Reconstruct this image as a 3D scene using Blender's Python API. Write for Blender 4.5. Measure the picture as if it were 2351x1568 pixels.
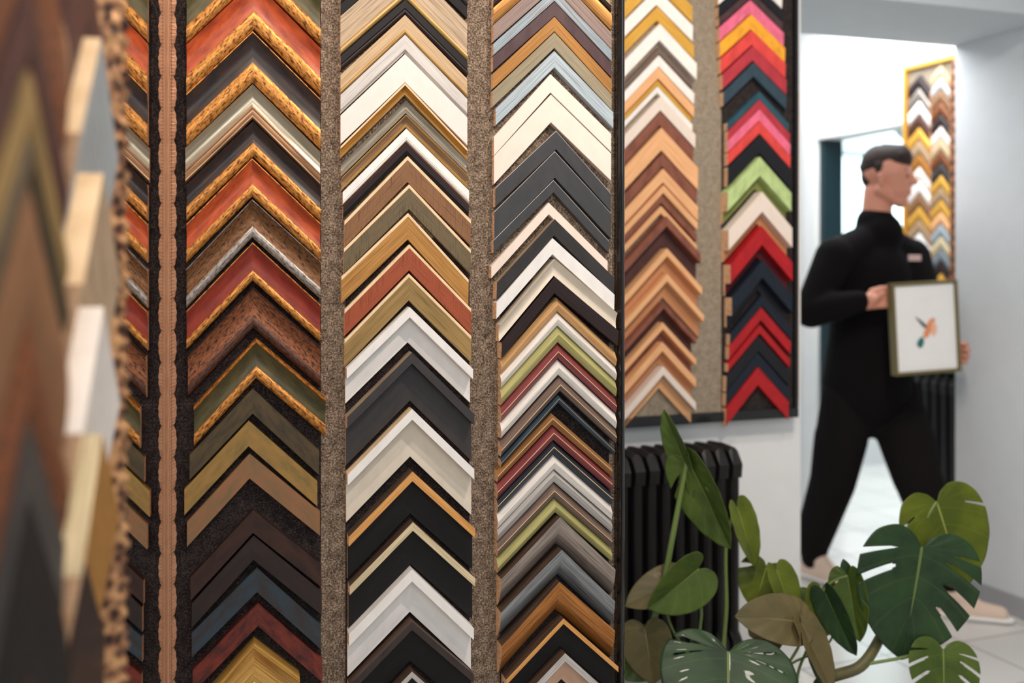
import bpy, bmesh, math, random
from mathutils import Vector, Matrix, noise
random.seed(7)
for o in list(bpy.data.objects): bpy.data.objects.remove(o)
SC = bpy.context.scene
COL = SC.collection
# ------------------------------------------------------------------ camera
F = 2286.0; HZ = 620.0; CH = 1.27; CX = 1175.5
cam = bpy.data.cameras.new('camera'); co = bpy.data.objects.new('camera', cam); COL.objects.link(co)
co.location = (0, 0, CH); co.rotation_euler = (math.pi/2, 0, 0)
cam.sensor_width = 36; cam.lens = 36*F/2351
cam.shift_y = -(784-HZ)/2351
cam.dof.use_dof = True; cam.dof.focus_distance = 1.95
cam.dof.aperture_fstop = cam.lens/20.0
cam.clip_start = .02
SC.camera = co
SC.view_settings.view_transform = 'Standard'; SC.view_settings.look = 'None'
SC.view_settings.gamma = 1; SC.view_settings.exposure = 0.25
SC.view_settings.use_curve_mapping = False
# ------------------------------------------------------------------ light
wd = bpy.data.worlds.new('world'); SC.world = wd; wd.use_nodes = True
wd.node_tree.nodes['Background'].inputs[0].default_value = (.82, .92, 1, 1)
wd.node_tree.nodes['Background'].inputs[1].default_value = .32
def light(kind, name, loc, target, energy, color, size=.2, sy=None, spot=None):
    l = bpy.data.lights.new(name, kind); o = bpy.data.objects.new(name, l); COL.objects.link(o)
    o.location = loc; o.rotation_euler = (Vector(target)-Vector(loc)).to_track_quat('-Z', 'Y').to_euler()
    l.energy = energy; l.color = color
    if kind == 'AREA':
        l.size = size
        if sy: l.shape = 'RECTANGLE'; l.size_y = sy
    else:
        l.shadow_soft_size = size
    if spot: l.spot_size = math.radians(spot); l.spot_blend = .6
    return o
WARM = (1, .86, .74)
light('SPOT', 'ceiling_spot_main', (.72, 1.12, 2.55), (.12, 2.0, .9), 54, WARM, .03, spot=125)
light('SPOT', 'ceiling_spot_left', (-.12, 1.02, 2.55), (-.45, 1.9, 1.0), 27, WARM, .03, spot=115)
light('AREA', 'room_fill', (.5, -.9, 2.4), (.1, 2, 1.0), 13, (1, .92, .84), 1.4)  # added warm fill from behind the camera, no fixture
light('SPOT', 'ceiling_spot_back', (.9, 1.75, 2.54), (.85, 2.9, 1.35), 30, (1, .92, .82), .06, spot=110)
light('AREA', 'passage_fill', (1.35, 4.3, 2.5), (1.7, 4.5, .8), 30, (.95, .98, 1), 1.0)  # added fill overhead, whitens the passage walls
light('AREA', 'far_room_fill', (2.8, 6.2, 2.3), (2.0, 5.0, .8), 52, (.92, .98, 1), 1.2)  # added area light under the far ceiling, there for brightness
light('AREA', 'front_fill', (-.1, -1.3, 1.9), (1.7, 3.7, 1.0), 27, (.92, .96, 1), 1.5)  # unseen cool fill added behind the camera, no window built

# ------------------------------------------------------------------ frames of reference
class Wall:
    """vertical plane: local x along the wall, local y into it, z up. origin (x0,y0)"""
    def __init__(s, x0, y0, th):
        s.o = Vector((x0, y0)); s.th = th
        s.d = Vector((math.cos(th), math.sin(th))); s.n = Vector((math.sin(th), -math.cos(th)))
    def uv(s, px, py, w=0.0):
        r = Vector(((px-CX)/F, 1.0)); t = (s.o.dot(s.n)+w)/r.dot(s.n)
        return (r*t-s.o).dot(s.d), CH+t*(HZ-py)/F
    def P(s, u, v, w=0.0):
        q = s.o+s.d*u+s.n*w
        return Vector((q.x, q.y, v))
def W3(px, py, z): return Vector(((px-CX)/F*z, z, CH+(HZ-py)/F*z))
MAIN = Wall(0, 2.0, math.atan(1.2e-4*F))
LEFT = Wall(-.635, 1.826, math.pi/2+math.atan(.237))
BACK = Wall(0, 2.72, math.atan(1.65e-4*F))
BACKW = Wall(0, 2.768, math.atan(1.65e-4*F))
def steep(zc): return Wall(0, zc, -math.atan(1.1e-3*F))
SIDE = steep(8.3); DOORW = steep(9.0)

# ------------------------------------------------------------------ materials
MATS = {}
def lin(c): return tuple(((x/255)/12.92 if x/255 <= .04045 else (((x/255)+.055)/1.055)**2.4) for x in c)+(1,)
def N(nt, t, **k):
    n = nt.nodes.new(t)
    for a, b in k.items():
        if a.startswith('i_'):
            key = a[2:]; key = int(key) if key.isdigit() else key.replace('_', ' ')
            n.inputs[key].default_value = b
        else: setattr(n, a, b)
    return n
def base(name, rough=.5, metal=0, coat=0, spec=.5):
    m = bpy.data.materials.new(name); m.use_nodes = True; nt = m.node_tree
    b = nt.nodes['Principled BSDF']; b.inputs['Roughness'].default_value = rough
    b.inputs['Metallic'].default_value = metal; b.inputs['Coat Weight'].default_value = coat
    b.inputs['Specular IOR Level'].default_value = spec
    MATS[name] = m
    return m, nt, b
def ramp(nt, fac, stops):
    r = N(nt, 'ShaderNodeValToRGB'); e = r.color_ramp.elements
    e[0].position, e[0].color = stops[0]; e[1].position, e[1].color = stops[-1]
    for p, c in stops[1:-1]: x = e.new(p); x.color = c
    nt.links.new(fac, r.inputs[0]); return r
def coords(nt, scale, out='UV'):
    t = N(nt, 'ShaderNodeTexCoord'); m = N(nt, 'ShaderNodeMapping'); m.inputs['Scale'].default_value = scale
    nt.links.new(t.outputs[out], m.inputs[0]); return m.outputs[0]
def bump(nt, b, fac, st, dist=.001):
    x = N(nt, 'ShaderNodeBump'); x.inputs['Strength'].default_value = st; x.inputs['Distance'].default_value = dist
    nt.links.new(fac, x.inputs['Height']); nt.links.new(x.outputs[0], b.inputs['Normal'])
def mk(name, c1, c2=None, kind='plain', rough=.42, metal=0, coat=0):
    """kind: plain, grain (streaks along the moulding), mottle (antique speckle), cloudy, cloth"""
    if name in MATS: return MATS[name]
    c2 = c2 or tuple(x*.88 for x in c1)
    m, nt, b = base(name, rough+.06, metal, coat, .35)
    L = nt.links.new
    if kind == 'plain':
        v = coords(nt, (30, 30, 30)); n = N(nt, 'ShaderNodeTexNoise', i_Scale=1.0, i_Detail=2.0); L(v, n.inputs['Vector'])
        r = ramp(nt, n.outputs[0], [(.3, lin(c2)), (.6, lin(c1))]); L(r.outputs[0], b.inputs['Base Color'])
    elif kind == 'grain':
        v = coords(nt, (9, 260, 1)); n = N(nt, 'ShaderNodeTexNoise', i_Scale=1.0, i_Detail=5.0, i_Roughness=.65); L(v, n.inputs['Vector'])
        r = ramp(nt, n.outputs[0], [(.36, lin(c2)), (.56, lin(c1)), (.75, lin(tuple(min(255, x*1.08) for x in c1)))]); L(r.outputs[0], b.inputs['Base Color'])
        bump(nt, b, n.outputs[0], .25, .0006)
    elif kind == 'cloth':
        v = coords(nt, (14, 420, 1)); n = N(nt, 'ShaderNodeTexNoise', i_Scale=1.0, i_Detail=4.0); L(v, n.inputs['Vector'])
        v2 = coords(nt, (420, 22, 1)); n2 = N(nt, 'ShaderNodeTexNoise', i_Scale=1.0, i_Detail=4.0); L(v2, n2.inputs['Vector'])
        a = N(nt, 'ShaderNodeMath', operation='MINIMUM'); L(n.outputs[0], a.inputs[0]); L(n2.outputs[0], a.inputs[1])
        r = ramp(nt, a.outputs[0], [(.28, lin(c2)), (.46, lin(c1))]); L(r.outputs[0], b.inputs['Base Color'])
        bump(nt, b, a.outputs[0], .4, .0006)
    elif kind == 'mottle':
        v = coords(nt, (90, 190, 1)); n = N(nt, 'ShaderNodeTexNoise', i_Scale=1.0, i_Detail=6.0, i_Roughness=.7); L(v, n.inputs['Vector'])
        r = ramp(nt, n.outputs[0], [(.40, lin(c2)), (.49, lin(c1)), (.66, lin(tuple(min(255, x*1.25) for x in c1)))]); L(r.outputs[0], b.inputs['Base Color'])
        bump(nt, b, n.outputs[0], .35, .0006)
    elif kind == 'cloudy':
        v = coords(nt, (22, 45, 1)); n = N(nt, 'ShaderNodeTexNoise', i_Scale=1.0, i_Detail=7.0, i_Roughness=.62); L(v, n.inputs['Vector'])
        r = ramp(nt, n.outputs[0], [(.34, lin(c2)), (.62, lin(c1))]); L(r.outputs[0], b.inputs['Base Color'])
        bump(nt, b, n.outputs[0], .15, .0005)
    return m
def raw_wood():
    if 'raw_wood' in MATS: return MATS['raw_wood']
    m, nt, b = base('raw_wood', .7); v = coords(nt, (60, 60, 420), 'Object')
    n = N(nt, 'ShaderNodeTexNoise', i_Scale=1.0, i_Detail=3.0); nt.links.new(v, n.inputs['Vector'])
    r = ramp(nt, n.outputs[0], [(.35, lin((206, 156, 114))), (.6, lin((244, 200, 158)))]); nt.links.new(r.outputs[0], b.inputs['Base Color'])
    return m
def felt(name, dark, mid, lite):
    m, nt, b = base(name, .95, spec=.1)
    v = coords(nt, (1, 1, 1), 'Object'); n = N(nt, 'ShaderNodeTexNoise', i_Scale=280.0, i_Detail=4.0, i_Roughness=.75); nt.links.new(v, n.inputs['Vector'])
    n2 = N(nt, 'ShaderNodeTexNoise', i_Scale=60.0, i_Detail=3.0); nt.links.new(v, n2.inputs['Vector'])
    a = N(nt, 'ShaderNodeMath', operation='MULTIPLY_ADD', i_1=.22, i_2=0.0); nt.links.new(n2.outputs[0], a.inputs[0])
    a2 = N(nt, 'ShaderNodeMath', operation='MULTIPLY_ADD', i_1=.78); nt.links.new(n.outputs[0], a2.inputs[0]); nt.links.new(a.outputs[0], a2.inputs[2])
    r = ramp(nt, a2.outputs[0], [(.38, lin(dark)), (.5, lin(mid)), (.62, lin(lite))]); nt.links.new(r.outputs[0], b.inputs['Base Color'])
    bump(nt, b, a2.outputs[0], .9, .002)
    b.inputs['Sheen Weight'].default_value = .15
    return m
def solid(name, c, rough=.5, metal=0, coat=0, emit=None, es=1, spec=.4):
    if name in MATS: return MATS[name]
    m, nt, b = base(name, rough, metal, coat, spec)
    n = N(nt, 'ShaderNodeTexNoise', i_Scale=14.0, i_Detail=3.0); v = coords(nt, (1, 1, 1), 'Object'); nt.links.new(v, n.inputs['Vector'])
    r = ramp(nt, n.outputs[0], [(.3, lin(tuple(x*.985 for x in c))), (.7, lin(c))]); nt.links.new(r.outputs[0], b.inputs['Base Color'])
    if emit: b.inputs['Emission Color'].default_value = lin(emit); b.inputs['Emission Strength'].default_value = es
    return m

# ------------------------------------------------------------------ object helpers
def tag(o, label=None, cat=None, group=None, kind=None):
    if label: o['label'] = label
    if cat: o['category'] = cat
    if group: o['group'] = group
    if kind: o['kind'] = kind
    return o
def link(name, me, mats, parent=None, loc=None, rz=0, smooth=False):
    o = bpy.data.objects.new(name, me); COL.objects.link(o)
    for m in (mats if isinstance(mats, (list, tuple)) else [mats]): me.materials.append(m)
    if parent: o.parent = parent
    if loc is not None: o.location = loc; o.rotation_euler = (0, 0, rz)
    if smooth:
        for p in me.polygons: p.use_smooth = True
    return o
def empty(name, loc, rz=0):
    o = bpy.data.objects.new(name, None); COL.objects.link(o); o.location = loc; o.rotation_euler = (0, 0, rz); o.empty_display_size = .05
    return o
def mesh(name, vs, fs, mi=None):
    me = bpy.data.meshes.new(name); me.from_pydata([tuple(v) for v in vs], [], fs)
    if mi:
        for p, i in zip(me.polygons, mi): p.material_index = i
    me.update(); return me
def fixn(me):
    b = bmesh.new(); b.from_mesh(me); bmesh.ops.recalc_face_normals(b, faces=b.faces); b.to_mesh(me); b.free(); return me
def box(name, lo, hi, mat, parent=None, loc=None, rz=0, bev=0, **t):
    b = bmesh.new(); bmesh.ops.create_cube(b, size=1)
    for v in b.verts: v.co = Vector([lo[i]+(v.co[i]+.5)*(hi[i]-lo[i]) for i in range(3)])
    if bev: bmesh.ops.bevel(b, geom=list(b.edges), offset=bev, segments=2, affect='EDGES', profile=.6)
    me = bpy.data.meshes.new(name); b.to_mesh(me); b.free()
    o = link(name, me, mat, parent, loc, rz)
    if t: tag(o, **t)
    return o
def wbox(name, wall, u0, u1, v0, v1, w0, w1, mat, bev=0, parent=None, **t):
    """box on a wall, u/v/w in wall space, as world placed object"""
    return box(name, (u0, -w1, v0), (u1, -w0, v1), mat, parent, None if parent else (wall.o.x, wall.o.y, 0), 0 if parent else wall.th, bev, **t)
def prism(name, pts, w0, w1, mat, parent=None, loc=None, rz=0):
    """polygon in local x,z extruded in y from -w1 to -w0"""
    n = len(pts); vs = [(p[0], -w1, p[1]) for p in pts]+[(p[0], -w0, p[1]) for p in pts]
    fs = [tuple(range(n)), tuple(range(2*n-1, n-1, -1))]+[(i, (i+1) % n, n+(i+1) % n, n+i) for i in range(n)]
    return link(name, fixn(mesh(name, vs, fs)), mat, parent, loc, rz)
def sweep(name, pts, rads, mat, parent=None, seg=10, smooth=True):
    vs, fs = [], []
    n = len(pts)
    prev = None
    for i, p in enumerate(pts):
        t = (pts[min(i+1, n-1)]-pts[max(i-1, 0)]).normalized()
        a = prev if prev else (Vector((0, 0, 1)) if abs(t.z) < .9 else Vector((1, 0, 0)))
        x = (a-t*a.dot(t)).normalized(); y = t.cross(x); prev = x
        r = rads[i] if isinstance(rads, (list, tuple)) else rads
        for k in range(seg):
            q = 2*math.pi*k/seg; vs.append(p+x*math.cos(q)*r+y*math.sin(q)*r)
    for i in range(n-1):
        for k in range(seg):
            fs.append((i*seg+k, i*seg+(k+1) % seg, (i+1)*seg+(k+1) % seg, (i+1)*seg+k))
    fs.append(tuple(range(seg-1, -1, -1))); fs.append(tuple((n-1)*seg+k for k in range(seg)))
    o = link(name, fixn(mesh(name, vs, fs)), mat, parent, smooth=smooth)
    return o

# ------------------------------------------------------------------ setting
white_wall = solid('white_wall_paint', (232, 232, 232), .75)
ceil_paint = solid('ceiling_paint', (226, 229, 232), .8)
trim_paint = solid('white_gloss_trim', (238, 238, 236), .35)
cool_wall = solid('pale_grey_wall_paint', (222, 225, 228), .7)
def tile_floor():
    m, nt, b = base('floor_tiles', .28)
    t = N(nt, 'ShaderNodeTexCoord'); mp = N(nt, 'ShaderNodeMapping'); mp.inputs['Rotation'].default_value = (0, 0, -BACK.th)
    nt.links.new(t.outputs['Object'], mp.inputs[0])
    br = N(nt, 'ShaderNodeTexBrick', offset=0.0, i_Scale=1.0); br.inputs['Mortar Size'].default_value = .004
    br.inputs['Brick Width'].default_value = .33; br.inputs['Row Height'].default_value = .33
    br.inputs['Color1'].default_value = lin((222, 219, 214)); br.inputs['Color2'].default_value = lin((212, 210, 206)); br.inputs['Mortar'].default_value = lin((150, 146, 142))
    nt.links.new(mp.outputs[0], br.inputs['Vector']); nt.links.new(br.outputs['Color'], b.inputs['Base Color'])
    return m
box('floor', (-2.2, -1.5, -.05), (6.5, 9, 0), tile_floor(), kind='structure')
box('ceiling', (-2.2, -.6, 2.6), (6.5, 9, 2.7), ceil_paint, kind='structure')
wbox('wall_left', LEFT, -2.2, .02, 0, 2.6, -.1, 0, white_wall, kind='structure')
u_end = MAIN.uv(1425, 620)[0]; u_beg = MAIN.uv(378, 620)[0]
wbox('wall_front', MAIN, u_beg-.02, u_end-.01, 0, 2.6, -.16, -.03, white_wall, kind='structure')
ub = BACKW.uv(1838, 620)[0]
wbox('wall_back', BACKW, -.6, ub, 0, 2.6, -.12, 0, white_wall, kind='structure')
# beam over the passage
bf = BACKW.uv(1812, 620)[0]
def pw(px, py, zz):   # point at height zz on the ray
    t = (zz-CH)*F/(HZ-py); return Vector(((px-CX)/F*t, t, zz))
SOF = 2.15
p1 = pw(1812, 75, SOF); p2 = pw(2191, 107, SOF); dirb = (p2-p1).normalized()
q1 = pw(2083, 0, SOF); q2 = pw(2351, 33, SOF)
A_ = p1-dirb*.6; B_ = p2+dirb*.2; C_ = q2+dirb*1.2; D_ = q1-dirb*3
vs = [A_, B_, C_, D_]; vs = [Vector((v.x, v.y, SOF)) for v in vs]+[Vector((v.x, v.y, 2.6)) for v in vs]
me = fixn(mesh('trim_1', vs, [(0, 1, 2, 3), (4, 5, 6, 7), (0, 1, 5, 4), (1, 2, 6, 5), (2, 3, 7, 6), (3, 0, 4, 7)]))
tag(link('trim_1', me, solid('beam_paint', (214, 220, 224), .75)), kind='structure')
us = SIDE.uv(2193, 620)[0]
wbox('wall_right', SIDE, us, us+4.6, 0, 2.6, -.5, 0, cool_wall, kind='structure')
wbox('baseboard_right', SIDE, us, us+4.6, 0, .078, 0, .012, solid('grey_tile_skirting', (168, 168, 172), .4), kind='structure')
# door wall with an opening
dl = DOORW.uv(1880, 620)[0]; dr = DOORW.uv(2120, 620)[0]; dtop = DOORW.uv(1882, 322)[1]; dfar = dl-1.8; dnear = dr+.6
wbox('wall_side_beyond', DOORW, dfar, dl, 0, 2.6, -.12, 0, white_wall, kind='structure')
wbox('wall_side_near', DOORW, dr, dnear, 0, 2.6, -.12, 0, white_wall, kind='structure')
wbox('wall_above_door', DOORW, dl, dr, dtop, 2.6, -.12, 0, white_wall, kind='structure')
cw = .10
wbox('door_2', DOORW, dl+.0005, dl+.035, 0, dtop, -.12, -.004, solid('dark_green_door_frame', (20, 46, 52), .4), kind='structure')
wbox('door_1', DOORW, dl-cw, dl, 0, dtop+cw, 0, .018, trim_paint, bev=.003, kind='structure')
wbox('trim_2', DOORW, dl, dr, dtop, dtop+cw, 0, .018, trim_paint, bev=.003, kind='structure')
wbox('trim_3', DOORW, dr, dr+cw, 0, dtop+cw, 0, .018, trim_paint, bev=.003, kind='structure')
# far room seen through the door: dark framed glass front with daylight
FAR = Wall(0, 5.6, math.atan(1.65e-4*F))
fu0, _ = FAR.uv(1884, 620); fu1, _ = FAR.uv(1904, 620); fu2 = FAR.uv(2330, 620)[0]
_, fv = FAR.uv(1950, 356)
darkg = solid('dark_green_metal', (22, 52, 58), .4)
wbox('wall_far', FAR, fu0-2.2, fu0, 0, 2.6, -.1, 0, white_wall, kind='structure')
wbox('wall_far_top', FAR, fu0, fu2, fv+.02, 2.6, -.1, 0, solid('pale_teal_wall', (190, 208, 212), .7), kind='structure')  # pale teal strip of wall above the glass
wbox('window_1', FAR, fu1, fu2, .9, fv, -.06, -.05, solid('daylight_glass', (235, 252, 252), .1, emit=(214, 246, 248), es=1.5), kind='structure')
wbox('trim_4', FAR, fu0, fu1, 0, fv+.02, -.02, .05, darkg, kind='structure')
wbox('wall_far_sill', FAR, fu1, fu2, 0, .9, -.1, 0, white_wall, kind='structure')

# ------------------------------------------------------------------ mouldings
def M(n): return PAL[n]()
PAL = {}
def pal(n, *a, **k): PAL[n] = lambda: mk(n, *a, **k)
pal('antique_gold', (188, 126, 60), (92, 46, 20), 'mottle', rough=.28, metal=.5)
pal('orange', (186, 80, 36), (132, 48, 20), 'cloudy', rough=.32)
pal('dark_umber', (56, 38, 30), (28, 24, 26), 'cloudy', rough=.3)
pal('silver', (176, 164, 142), (150, 138, 118), 'grain', rough=.22, metal=.75)
pal('rose_silver', (196, 150, 112), (120, 88, 64), 'grain', rough=.3, metal=.5)
pal('bronze', (112, 74, 42), (56, 38, 26), 'mottle', rough=.34, metal=.3)
pal('pewter', (150, 140, 132), (92, 84, 80), 'mottle', rough=.3, metal=.6)
pal('oxblood', (142, 48, 28), (112, 32, 20), 'cloudy', rough=.35)
pal('copper_brown', (126, 74, 44), (46, 28, 20), 'mottle', rough=.36, metal=.25)
pal('dark_copper', (84, 54, 42), (44, 30, 26), 'mottle', rough=.36, metal=.25)
pal('olive', (92, 80, 44), (54, 54, 30), 'cloudy', rough=.35)
pal('dark_olive', (84, 68, 42), (50, 46, 34), 'cloudy', rough=.35)
pal('ochre_olive', (154, 118, 62), (120, 100, 56), 'cloudy', rough=.35)
pal('rust_olive', (142, 98, 66), (116, 96, 68), 'cloudy', rough=.35)
pal('walnut', (60, 36, 26), (38, 25, 22), 'cloudy', rough=.35)
pal('ink_walnut', (48, 33, 28), (32, 25, 25), 'cloudy', rough=.35)
pal('steel_blue', (46, 60, 70), (52, 42, 40), 'cloudy', rough=.32)
pal('red_brown', (116, 46, 32), (46, 24, 26), 'cloudy', rough=.34)
pal('bright_gold', (222, 178, 104), (180, 130, 62), 'grain', rough=.2, metal=.8)
pal('black', (17, 13, 13), (12, 9, 9), 'plain', rough=.55)
pal('ebony', (48, 34, 34), (34, 25, 26), 'grain', rough=.36)
pal('driftwood', (190, 166, 138), (142, 122, 102), 'grain', rough=.5)
pal('sand', (200, 172, 136), (176, 148, 114), 'grain', rough=.5)
pal('pale_gold', (206, 168, 108), (168, 126, 72), 'grain', rough=.35, metal=.3)
pal('whitewash', (212, 206, 200), (184, 180, 178), 'grain', rough=.5)
pal('warm_white', (234, 220, 213), (231, 216, 208), 'plain', rough=.4)
pal('gilt', (200, 156, 82), (160, 118, 56), 'grain', rough=.3, metal=.45)
pal('cream_line', (238, 208, 168), (224, 190, 148), 'plain', rough=.45)
pal('silver_beige', (176, 170, 156), (138, 126, 112), 'grain', rough=.4, metal=.2)
pal('taupe', (174, 144, 112), (136, 110, 84), 'grain', rough=.45)
pal('white', (236, 232, 228), (228, 224, 220), 'plain', rough=.35)
pal('brown_cloth', (138, 98, 66), (88, 60, 42), 'cloth', rough=.5)
pal('moss_cloth', (112, 96, 70), (62, 58, 46), 'cloth', rough=.5)
pal('ochre_wood', (184, 134, 70), (150, 102, 48), 'grain', rough=.45)
pal('brick_cloth', (160, 80, 50), (112, 54, 36), 'cloth', rough=.5)
pal('khaki_wood', (158, 128, 78), (116, 96, 58), 'grain', rough=.45)
pal('graphite', (58, 55, 55), (52, 49, 49), 'plain', rough=.38)
pal('graphite_side', (168, 148, 124), (118, 98, 80), 'grain', rough=.5)
pal('ivory', (222, 210, 192), (216, 203, 184), 'plain', rough=.38)
pal('ash', (218, 160, 92), (186, 126, 66), 'grain', rough=.45)
pal('bleached', (214, 196, 160), (176, 160, 124), 'grain', rough=.5)
pal('brown_side', (86, 68, 56), (64, 50, 42), 'grain', rough=.45)
pal('dark_brown', (58, 48, 44), (46, 38, 36), 'plain', rough=.4)
pal('honey_gold', (206, 150, 84), (160, 104, 52), 'grain', rough=.28, metal=.4)
pal('mauve_grey', (140, 120, 112), (112, 94, 90), 'grain', rough=.4)
pal('blue_silver', (142, 158, 168), (118, 110, 106), 'grain', rough=.34, metal=.25)
pal('aubergine', (78, 56, 58), (64, 44, 46), 'plain', rough=.36)
pal('amber', (168, 118, 58), (138, 96, 50), 'grain', rough=.38, metal=.2)
pal('sage_grey', (146, 136, 112), (130, 116, 92), 'grain', rough=.42)
pal('ice_blue', (170, 184, 192), (138, 144, 148), 'grain', rough=.4, metal=.15)
pal('cream', (232, 216, 203), (228, 211, 197), 'plain', rough=.36)
pal('slate', (64, 64, 66), (58, 58, 60), 'plain', rough=.34)
pal('beech', (206, 162, 110), (176, 130, 84), 'grain', rough=.45)
pal('chalk', (232, 226, 218), (206, 200, 194), 'grain', rough=.45)
pal('pistachio', (176, 170, 112), (150, 144, 92), 'grain', rough=.4)
pal('burgundy', (136, 66, 66), (106, 50, 56), 'grain', rough=.34)
pal('greige', (120, 100, 88), (88, 74, 68), 'grain', rough=.4)
pal('petrol', (62, 84, 98), (48, 54, 64), 'grain', rough=.32)
pal('caramel', (158, 112, 66), (122, 82, 46), 'grain', rough=.36)
pal('midnight', (46, 54, 62), (32, 34, 40), 'grain', rough=.3)
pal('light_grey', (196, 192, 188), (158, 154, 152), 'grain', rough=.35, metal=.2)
pal('grey_silver', (166, 154, 144), (112, 102, 98), 'grain', rough=.26, metal=.5)
pal('blue_pewter', (148, 152, 154), (92, 98, 104), 'grain', rough=.24, metal=.5)
pal('old_gold', (182, 122, 62), (128, 72, 34), 'grain', rough=.28, metal=.4)
pal('shell_pink', (206, 168, 142), (196, 158, 132), 'plain', rough=.5)
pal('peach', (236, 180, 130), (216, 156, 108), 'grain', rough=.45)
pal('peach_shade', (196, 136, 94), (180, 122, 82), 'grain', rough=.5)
pal('cocoa', (138, 84, 66), (116, 68, 54), 'plain', rough=.4)
pal('dark_cocoa', (78, 46, 42), (66, 40, 36), 'plain', rough=.45)
pal('yellow_gold', (240, 184, 84), (214, 154, 60), 'grain', rough=.25, metal=.4)
pal('pearl', (244, 236, 228), (234, 226, 220), 'plain', rough=.3)
pal('pink', (238, 112, 142), None, 'plain', rough=.4)
pal('marigold', (246, 170, 50), None, 'plain', rough=.4)
pal('coral', (226, 74, 68), None, 'plain', rough=.4)
pal('crimson', (184, 56, 66), None, 'plain', rough=.4)
pal('red', (178, 28, 34), None, 'plain', rough=.36)
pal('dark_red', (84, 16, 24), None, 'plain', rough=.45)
pal('navy_slate', (52, 70, 82), None, 'plain', rough=.4)
pal('teal', (44, 82, 96), None, 'plain', rough=.4)
pal('jet', (26, 26, 32), None, 'plain', rough=.35)
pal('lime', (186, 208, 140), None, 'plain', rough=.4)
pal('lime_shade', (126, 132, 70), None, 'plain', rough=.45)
pal('navy', (24, 32, 44), None, 'plain', rough=.35)

def chevron(wall, short, ax, ay, sl, sr, lx, rx, segs, w, side, yb_limit=None):
    """returns list of slab dicts; px measured on raised front edge"""
    u0, v0 = wall.uv(ax, ay, w)
    uL, vL = wall.uv(lx, ay+sl*(ax-lx), w); uR, vR = wall.uv(rx, ay+sr*(rx-ax), w)
    slabs = []; y = 0; wp = w; dvp = 0.0
    for sg in segs:
        part, mat, y1, wa, wb, st = sg
        dv1 = wall.uv(ax, ay+y1, wb)[1]-v0
        dv1 = min(dv1, dvp-.002)
        pts = []
        k = 2 if st == 'f' else 8
        for i in range(k):
            t = i/(k-1); ww = wa+(wb-wa)*t
            if st == 'q': ww = wb+(wa-wb)*max(0, math.cos(math.pi/2*t))**.75
            if st == 'r': ww += .0045*math.sin(math.pi*t)**.7
            if st == 'c': ww -= .007*math.sin(math.pi*t)
            if st == 'o': ww += .003*math.sin(2*math.pi*t)
            if st == 's': ww += .0025*abs(math.sin(3*math.pi*t))
            pts.append((dvp+(dv1-dvp)*t, ww))
        if st == 'f':   # softened edges
            a, b_ = pts; e = min(.0007, abs(a[0]-b_[0])*.3)
            pts = [(a[0], a[1]-e), (a[0]-e, a[1]), (b_[0]+e, b_[1]), (b_[0], b_[1]-e)]
        slabs.append([part, mat, pts]); dvp = dv1
    return dict(short=short, u0=u0, v0=v0, st=[(uL-u0, vL-v0), (0, 0), (uR-u0, vR-v0)], slabs=slabs, bottom=dvp, side=side, wall=wall)
def build_chev(c, label, group, foot=0.0):
    wall = c['wall']; loc = wall.P(c['u0'], c['v0'], foot)
    multi = len(c['slabs']) > 1
    root = None
    if multi: root = empty('frame_corner_sample', loc, wall.th); tag(root, label, 'frame sample', group)
    for si, (part, mat, pts) in enumerate(c['slabs']):
        K = len(pts)+2
        vs, fs, mi, uvs = [], [], [], []
        arc = [0]
        for i in range(1, len(pts)): arc.append(arc[-1]+math.hypot(pts[i][0]-pts[i-1][0], pts[i][1]-pts[i-1][1]))
        seed = random.random()*9
        W = 0.0002
        for (u, v) in c['st']:
            # mitred ends follow the wall vertical
            vs.append((u, -W, v+pts[0][0]))
            for (dv, w) in pts: vs.append((u, -w, v+dv))
            vs.append((u, -W, v+pts[-1][0]))
        ua = [-math.hypot(*c['st'][0]), 0, math.hypot(*c['st'][2])]
        vv = [seed-.02]+[seed+a for a in arc]+[seed+arc[-1]+.02]
        for s in range(2):
            for k in range(K-1):
                a, b_ = s*K+k, s*K+k+1; c2, d = (s+1)*K+k+1, (s+1)*K+k
                fs.append((a, b_, c2, d)); mi.append(2 if (k == 0 and si == 0) else 0)
                uvs.append([(ua[s]+s*3, vv[k]), (ua[s]+s*3, vv[k+1]), (ua[s+1]+s*3, vv[k+1]), (ua[s+1]+s*3, vv[k])])
            a = s*K; fs.append((a+K-1, a, a+K, a+2*K-1)); mi.append(1); uvs.append([(0, 0)]*4)
        fs.append(tuple(range(K))); mi.append(1); uvs.append([(0, 0)]*K)
        fs.append(tuple(range(3*K-1, 2*K-1, -1))); mi.append(1); uvs.append([(0, 0)]*K)
        me = mesh(part, vs, fs, mi)
        ul = me.uv_layers.new(name='UVMap')
        for p, q in zip(me.polygons, uvs):
            for li, x in zip(p.loop_indices, q): ul.data[li].uv = x
        b = bmesh.new(); b.from_mesh(me); bmesh.ops.recalc_face_normals(b, faces=b.faces)
        for f in b.faces: f.smooth = f.material_index == 0
        for e in b.edges:
            if len(e.link_faces) == 2 and (e.calc_face_angle(0) > .6): e.smooth = False
        b.to_mesh(me); b.free()
        sm = M(c['side']) if c['side'] else M(mat)
        if multi: link(part, me, [M(mat), raw_wood(), sm], root)
        else:
            root = link('frame_corner_sample', me, [M(mat), raw_wood(), sm], None, loc, wall.th)
            tag(root, label, 'frame sample', group)
    return root
def at(c, u):
    s = c['st']; x = u-c['u0']
    return c['v0']+(s[0][1]*x/s[0][0] if x < 0 else s[2][1]*x/s[2][0])
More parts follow.
